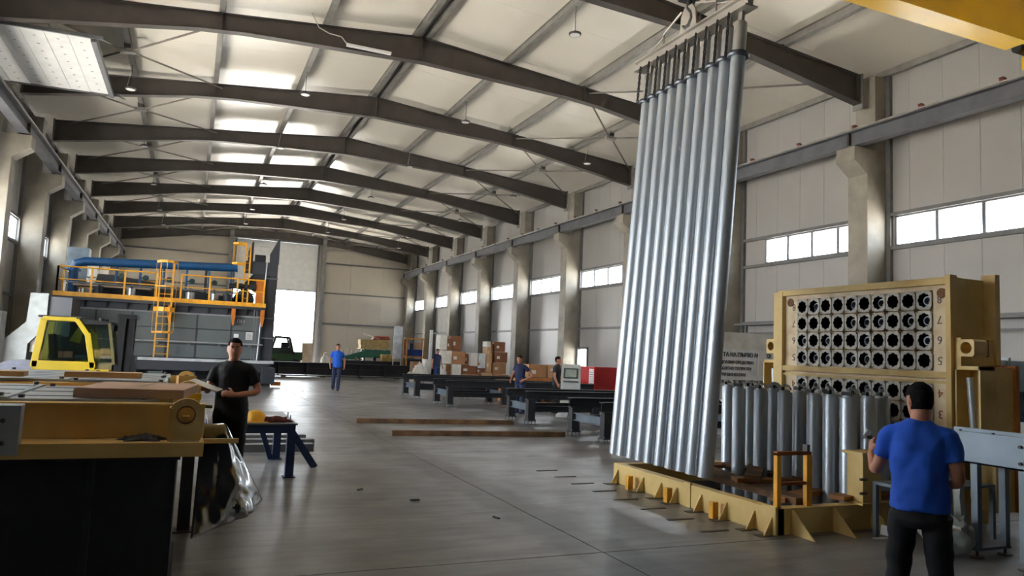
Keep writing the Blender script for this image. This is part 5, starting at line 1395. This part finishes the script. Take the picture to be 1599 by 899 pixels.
def wrinkle(me, fn):
    N_ = [v_.normal.copy() for v_ in me.vertices]; C_ = [v_.co.copy() for v_ in me.vertices]
    out = []
    for c_, n_ in zip(C_, N_): out.extend(c_ + n_ * fn(c_))
    me.vertices.foreach_set('co', out); me.update()
HEAD = [(-.115, .026, .028, -.058), (-.10, .042, .047, -.040), (-.065, .060, .078, -.014), (-.025, .069, .091, -.005), (.015, .0735, .096, 0.0), (.055, .073, .096, .004), (.085, .064, .084, .006), (.108, .043, .058, .007), (.118, .018, .025, .007)]
def make_hand(m_, wrist, d, up, curl, side, s=1.0, spread=.0):
    # d: direction of the hand, up: back-of-hand normal, side: +1/-1 thumb side
    d = Vector(d).normalized(); up = Vector(up); up = (up - d * up.dot(d)).normalized(); lat = d.cross(up).normalized() * side
    w_ = Vector(wrist)
    loft(m_, [(w_ + d * t * s, lat * a * s, up * b * s) for t, a, b in ((-.01, .026, .020), (.02, .033, .018), (.06, .041, .017), (.09, .040, .014), (.10, .036, .010))], 14)
    for i, (o_, L, r) in enumerate(((.030, .070, .0088), (.010, .078, .0092), (-.011, .073, .0088), (-.030, .058, .0078))):
        base = w_ + d * .088 * s + lat * o_ * s
        p = [base]; a = 0
        for k, f_ in enumerate((.42, .33, .25)):
            a += curl * (.75 + .25 * k)
            dir_ = d * math.cos(a) - up * math.sin(a) + lat * o_ * spread * 6
            p.append(p[-1] + dir_ * L * f_ * s)
        m_.tube(p, [r * s * 1.05, r * s, r * s * .95, r * s * .75], 8)
    tb = w_ + d * .03 * s + lat * .030 * s
    t1 = tb + (d * .55 + lat * .75 - up * .25).normalized() * .045 * s; t2 = t1 + (d * .85 + lat * .25 - up * .45).normalized() * .035 * s
    m_.tube([tb - lat * .012 * s, t1, t2], [.014 * s, .0115 * s, .0085 * s], 8)
def make_person(label, loc, rotz, scale, shirt, trousers, pose, voxel=.012, hair=True, hairline=.072, group=None, shoes=(30, 30, 32), name='person', cap=None):
    root = thing(name, label, 'person', loc, rotz, group); root.scale = (scale,) * 3
    P = dict(lean=0, headtilt=(0, 0, 0), headoff=(0, -.015, 0), sl=(.168, .01, 1.405), sr=(-.168, .01, 1.405), el=(.225, .04, 1.13), wl=(.235, -.06, .89), er=(-.225, .04, 1.13), wr=(-.235, -.06, .89),
             kl=(.10, -.03, .50), al=(.10, .02, .085), kr=(-.10, -.03, .50), ar=(-.10, .02, .085), curl=.45, hdl=None, hdr=None, upl=None, upr=None, toel=(0, -1, 0), toer=(0, -1, 0), hiptwist=0)
    P.update(pose)
    ln = P['lean']
    def sp(z): return Vector((0, -ln * max(0, z - .92), z))
    V = Vector
    tors = [(.88, .158, .112), (.96, .165, .118), (1.04, .155, .112), (1.12, .150, .106), (1.22, .158, .112), (1.32, .168, .114), (1.39, .168, .102), (1.435, .142, .088), (1.468, .098, .074), (1.50, .066, .062)]
    off = V((0, -ln * .5, 0))
    def J(k): v_ = V(P[k]); return v_ + V((0, -ln * max(0, v_.z - .92), 0)) if k in ('sl', 'sr') else v_
    sl, sr = J('sl'), J('sr'); el, wl, er, wr = V(P['el']), V(P['wl']), V(P['er']), V(P['wr'])
    hl, hr = V((.09, 0, .90)), V((-.09, 0, .90)); kl, al, kr, ar = V(P['kl']), V(P['al']), V(P['kr']), V(P['ar'])
    # ---- body (skin)
    b = MB()
    loft(b, [(sp(z), V((w_ * .93, 0, 0)), V((0, d * .90, 0))) for z, w_, d in tors])
    hc = sp(1.62) + V(P['headoff'])
    HM = Matrix.Rotation(P['headtilt'][2], 3, 'Z') @ Matrix.Rotation(P['headtilt'][0], 3, 'X') @ Matrix.Rotation(P['headtilt'][1], 3, 'Y')
    limb(b, [sp(1.46), hc + HM @ V((0, .018, -.06))], [.062, .055])
    loft(b, [(hc + HM @ V((0, cy, z)), HM @ V((w_, 0, 0)), HM @ V((0, d, 0))) for z, w_, d, cy in HEAD], 20)
    ell(b, hc + HM @ V((0, -.096, -.018)), .015, .019, .014, HM); ell(b, hc + HM @ V((0, -.090, .004)), .010, .014, .026, HM)
    ell(b, hc + HM @ V((0, -.083, -.058)), .024, .014, .010, HM); ell(b, hc + HM @ V((0, -.088, .036)), .045, .014, .010, HM)
    for s_ in (-1, 1): ell(b, hc + HM @ V((s_ * .075, .012, -.005)), .010, .019, .031, HM)
    for (S, E, Wp, sd, hk, uk) in ((sl, el, wl, 1, 'hdl', 'upl'), (sr, er, wr, -1, 'hdr', 'upr')):
        limb(b, [S - V((sd * .06, 0, .01)), S, E, Wp], [.055, .050, .040, .027])
        d = V(P[hk]) if P[hk] else (Wp - E); up = V(P[uk]) if P[uk] else V((sd, 0, .2))
        make_hand(b, Wp, d, up, P['curl'], sd if not P.get('flip') else -sd)
    for H_, K, A in ((hl, kl, al), (hr, kr, ar)): limb(b, [H_, K, A], [.08, .052, .038])
    remesh(b, 'body', voxel if voxel < .01 else .010, skin, root, 2)
    # ---- eyes
    e = MB()
    for s_ in (-1, 1): ell(e, hc + HM @ V((s_ * .031, -.083, .016)), .011, .008, .007, HM, 8)
    eo = e.build('eyes', mat('eye_white', (196, 190, 184), .4), root, smooth=True)
    i_ = MB()
    for s_ in (-1, 1): ell(i_, hc + HM @ V((s_ * .031, -.0885, .016)), .0055, .0035, .0055, HM, 8)
    i_.build('iris', black, eo, smooth=True)
    w2 = MB()
    for s_ in (-1, 1):
        w2.tube([hc + HM @ V((s_ * .014, -.0985, .031)), hc + HM @ V((s_ * .030, -.0965, .036)), hc + HM @ V((s_ * .046, -.085, .032))], [.0035, .0042, .002], 6)
    w2.build('eyebrows', hairm, root, smooth=True)
    lp = MB(); lp.tube([hc + HM @ V((-.024, -.088, -.057)), hc + HM @ V((-.010, -.0965, -.055)), hc + HM @ V((.010, -.0965, -.055)), hc + HM @ V((.024, -.088, -.057))], [.002, .0045, .0045, .002], 6)
    lp.build('lips', mat('lips', (140, 84, 74), .5), root, smooth=True)
    # ---- hair
    if hair:
        seg = 28; H = MB(); rings = []
        zs = [-.08 + .2 * i / 22 for i in range(23)]
        def prof(z):
            for (z0, w0, d0, c0), (z1, w1, d1, c1) in zip(HEAD[:-1], HEAD[1:]):
                if z0 <= z <= z1:
                    t = (z - z0) / (z1 - z0); return w0 + (w1 - w0) * t, d0 + (d1 - d0) * t, c0 + (c1 - c0) * t
            return .012, .016, .007
        g = .004; idx = {}
        zs = [z for z in zs if z < .117] + [.124]
        for i, z in enumerate(zs):
            w_, d, cy = prof(min(z, .117))
            for j in range(seg):
                t = 2 * PI * j / seg; H.v.append(tuple(hc + HM @ V(((w_ + g) * math.cos(t), cy + (d + g) * math.sin(t), z + (g if z > .08 else 0)))))
        for i in range(len(zs) - 1):
            for j in range(seg):
                t = 2 * PI * (j + .5) / seg; fr = -math.sin(t)   # 1 at the face
                lim = hairline if fr > .55 else (.03 if fr > -.28 else -.055)
                if zs[i] >= lim: q = (j + 1) % seg; H.f.append((i * seg + j, i * seg + q, (i + 1) * seg + q, (i + 1) * seg + j))
        H.f.append(tuple((len(zs) - 1) * seg + j for j in range(seg)))
        ho = H.build('hair', hairm, root, smooth=False); sm = ho.modifiers.new('thickness', 'SOLIDIFY'); sm.thickness = .007; sm.offset = -1
        ho.data.shade_smooth()
    # ---- shirt
    s_ = MB(); ex = .016
    bot = P.get('shirt_bottom', .86)
    rg = [(sp(bot), V((.178, 0, 0)), V((0, .130, 0)))] + [(sp(z), V((w_ + ex, 0, 0)), V((0, d + ex, 0))) for z, w_, d in tors if z > bot + .03 and z < 1.45]
    rg.append((sp(1.478), V((.098, 0, 0)), V((0, .080, 0)))); rg.append((sp(1.498), V((.072, 0, 0)), V((0, .066, 0))))
    loft(s_, rg, 22)
    for S, E, sd in ((sl, el, 1), (sr, er, -1)):
        limb(s_, [S - V((sd * .09, 0, -.015)), S, S.lerp(E, P.get('sleeve', .62))], [.060, .064, .060])
    so = remesh(s_, 'shirt', voxel, shirt, root, 3)
    # wrinkle the cloth slightly
    wrinkle(so.data, lambda c_: noise.noise(Vector((c_.x * 8 + c_.z * 5, c_.y * 8, c_.z * 4 - c_.x * 3 + loc[0]))) * .014 + noise.noise(c_ * 17) * .005)
    # ---- trousers
    t_ = MB()
    loft(t_, [(sp(1.0), V((.160, 0, 0)), V((0, .116, 0))), (sp(.94), V((.170, 0, 0)), V((0, .124, 0))), (sp(.87), V((.174, 0, 0)), V((0, .124, 0))), (sp(.82), V((.150, 0, 0)), V((0, .10, 0)))], 22)
    for H_, K, A in ((hl, kl, al), (hr, kr, ar)): limb(t_, [H_, K, A + V((0, 0, -.02))], [.094, .072, .064])
    to = remesh(t_, 'trousers', voxel, trousers, root, 3)
    wrinkle(to.data, lambda c_: noise.noise(Vector((c_.x * 9, c_.y * 9, c_.z * 14))) * .010)
    # ---- belt and shoes
    loft(MB(), [(sp(.985), V((.166, 0, 0)), V((0, .122, 0))), (sp(1.02), V((.164, 0, 0)), V((0, .120, 0)))], 24).build('belt', black, root, smooth=True)
    shm = mat('shoe_%d_%d_%d' % shoes, shoes, .6)
    for A, tk in ((al, 'toel'), (ar, 'toer')):
        d = V(P[tk]).normalized(); sd = d.cross(V((0, 0, 1))); m2 = MB(); z0 = A.z - .085
        loft(m2, [(V((A.x, A.y, z0)) - d * .085 + V((0, 0, .045)), sd * .034, V((0, 0, .042))), (V((A.x, A.y, z0)) + V((0, 0, .052)), sd * .045, V((0, 0, .05))), (V((A.x, A.y, z0)) + d * .09 + V((0, 0, .035)), sd * .048, V((0, 0, .035))), (V((A.x, A.y, z0)) + d * .165 + V((0, 0, .028)), sd * .040, V((0, 0, .026))), (V((A.x, A.y, z0)) + d * .19 + V((0, 0, .02)), sd * .022, V((0, 0, .014)))], 14)
        m2.build('shoe', shm, root, smooth=True)
    return root
blue_shirt = mat('blue_cotton', (24, 84, 196), .85, var=.08, scale=6)
blue_shirt2 = mat('bright_blue_cotton', (28, 96, 206), .85, var=.08, scale=6)
black_shirt = mat('black_cotton', (18, 18, 21), .85, var=.1, scale=6)
navy_shirt = mat('navy_cotton', (26, 36, 72), .85, var=.1, scale=6)
grey_shirt = mat('charcoal_cotton', (44, 46, 52), .85, var=.1, scale=6)
denim = mat('denim', (40, 52, 84), .85, var=.15, scale=9)
darktr = mat('dark_trousers', (12, 13, 20), .85, var=.15, scale=9)
# foreground man in blue, back to the viewer
pm = make_person('man in a bright blue T-shirt seen from behind before the yellow panel', (3.90, 3.02, 0), 2.14, .895, blue_shirt, darktr,
    dict(lean=.06, headoff=(0, -.03, -.005), headtilt=(.10, 0, .55), el=(.255, -.01, 1.13), wl=(.31, -.21, 1.235), er=(-.225, .03, 1.13), wr=(-.15, -.22, 1.08), hdl=(.0, -.25, .6), upl=(.75, .4, .1), curl=.75, kl=(.13, -.03, .50), al=(.15, .02, .085), kr=(-.12, -.03, .5), ar=(-.14, .02, .085), shirt_bottom=.93, sleeve=.6), voxel=.010)
# small strap/label on the pocket
MB().obox((.185, .02, .80), (.19, .02, .74), .012, .07).build('pocket_patch', white, pm)
o = thing('metal_fitting', 'small metal fitting held in the left hand of the man in blue', 'fitting', (3.93, 3.40, 1.20)); MB().cyl((-.02, 0, 0), (.03, .02, .03), .018, 10).build('fitting_body', zinc, o); MB().lathe([(.012, -.01), (.026, -.01), (.026, .01), (.012, .01)], 12, (.0, .0, .0)).build('fitting_ring', darksteel, o)
# man in black with a sheet
make_person('man in a black T-shirt holding papers and looking towards the viewer', (0.43, 8.32, 0), -.22, .958, black_shirt, darktr,
    dict(lean=.02, headtilt=(0, 0, .16), er=(-.25, -.06, 1.16), wr=(-.20, -.31, 1.20), hdr=(-.45, -.6, .0), upr=(-.5, .2, .8), el=(.29, -.02, 1.16), wl=(.08, -.27, 1.14), hdl=(-.9, -.25, .15), upl=(.2, -.9, .4), curl=.5), voxel=.010)
pp = thing('paper_folder', 'white folder of papers held open by the man in black', 'papers', (.16, 7.92, 1.17))
MB().quadbox([(-.16, -.02, .06), (.10, -.10, -.035), (.16, .06, -.02), (-.10, .12, .075), (-.16, -.02, .066), (.10, -.10, -.029), (.16, .06, -.014), (-.10, .12, .081)]).build('sheets', white, pp)
MB().quadbox([(-.163, -.022, .054), (.105, -.105, -.042), (.165, .062, -.027), (-.103, .124, .068), (-.163, -.022, .058), (.105, -.105, -.038), (.165, .062, -.023), (-.103, .124, .072)]).build('clipboard', blacksteel, pp)
# walker
make_person('man in a blue T-shirt and jeans walking in the middle of the hall', (5.05, 28.0, 0), -.18, 1.0, blue_shirt2, denim,
    dict(kl=(.09, -.14, .50), al=(.08, -.06, .085), kr=(-.10, -.06, .50), ar=(-.10, .16, .11), el=(.27, .06, 1.15), wl=(.27, -.08, .92), er=(-.27, .02, 1.15), wr=(-.25, -.14, .93), lean=.02), voxel=.014, shoes=(60, 50, 44))
# person in navy before the cartons
make_person('person in a navy T-shirt standing in front of the stacked cartons', (11.0, 34.4, 0), .35, 1.0, navy_shirt, mat('blue_workwear', (36, 60, 110), .85), dict(el=(.26, .03, 1.15), wl=(.30, -.02, .92), er=(-.26, .03, 1.15), wr=(-.30, -.02, .92)), voxel=.016)
# man with hand on hip
make_person('man in a dark T-shirt with a hand on his hip behind the conveyor frames', (8.5, 18.9, 0), -1.05, .92, navy_shirt, denim,
    dict(lean=.10, headtilt=(.05, 0, .1), el=(.40, .10, 1.16), wl=(.19, -.06, 1.02), hdl=(-.5, -.6, -.4), er=(-.25, -.05, 1.15), wr=(-.18, -.25, 1.0), sleeve=.5), voxel=.012, shoes=(30, 44, 90))
# man in dark grey by the terminal
make_person('man in a dark grey T-shirt standing beside the control terminal', (9.72, 19.1, 0), .95, .93, grey_shirt, darktr, dict(lean=.03, el=(.25, .02, 1.14), wl=(.22, -.18, .95), er=(-.27, .03, 1.14), wr=(-.28, -.08, .92)), voxel=.012)
# driver of the green forklift


# ================================================================== FLOOR SCRAPS
for i, (x, y, lab) in enumerate(((2.35, 7.9, 'small dark scrap on the floor right of the blue table'), (1.9, 8.6, 'dark offcut on the floor beside the foil'), (2.9, 6.9, 'thin dark chip on the open floor near the joint'))):
    q = MB().box(-.05, .05, -.015, .015, 0, .012); o = q.build('scrap', blacksteel, bevel=.003); o.location = (x, y, 0); o.rotation_euler = (0, 0, i * .9); tag(o, lab, 'scrap', 'scraps on the floor')
o = MB().box(-.09, .09, -.02, .02, 0, .008).build('scrap', white); o.location = (6.25, 5.25, 0); o.rotation_euler = (0, 0, -.2); tag(o, 'white strip on the floor by the near gussets of the pit frame', 'scrap')
# anchor slots beside the pit frame
for i in range(8):
    o = MB().box(-.16, .16, -.02, .02, 0, .006).build('floor_plate', mat('rusty_plate', (0, 0, 0))); o.location = (4.78 - .02 * (i % 2), 5.9 + i * .52, 0); tag(o, 'thin dark steel strip on the floor before the pit frame, %s from the near end' % (ORD[i] if i else 'first'), 'steel strip', 'steel strips before the pit frame')
bpy.data.scenes.remove(_WS)
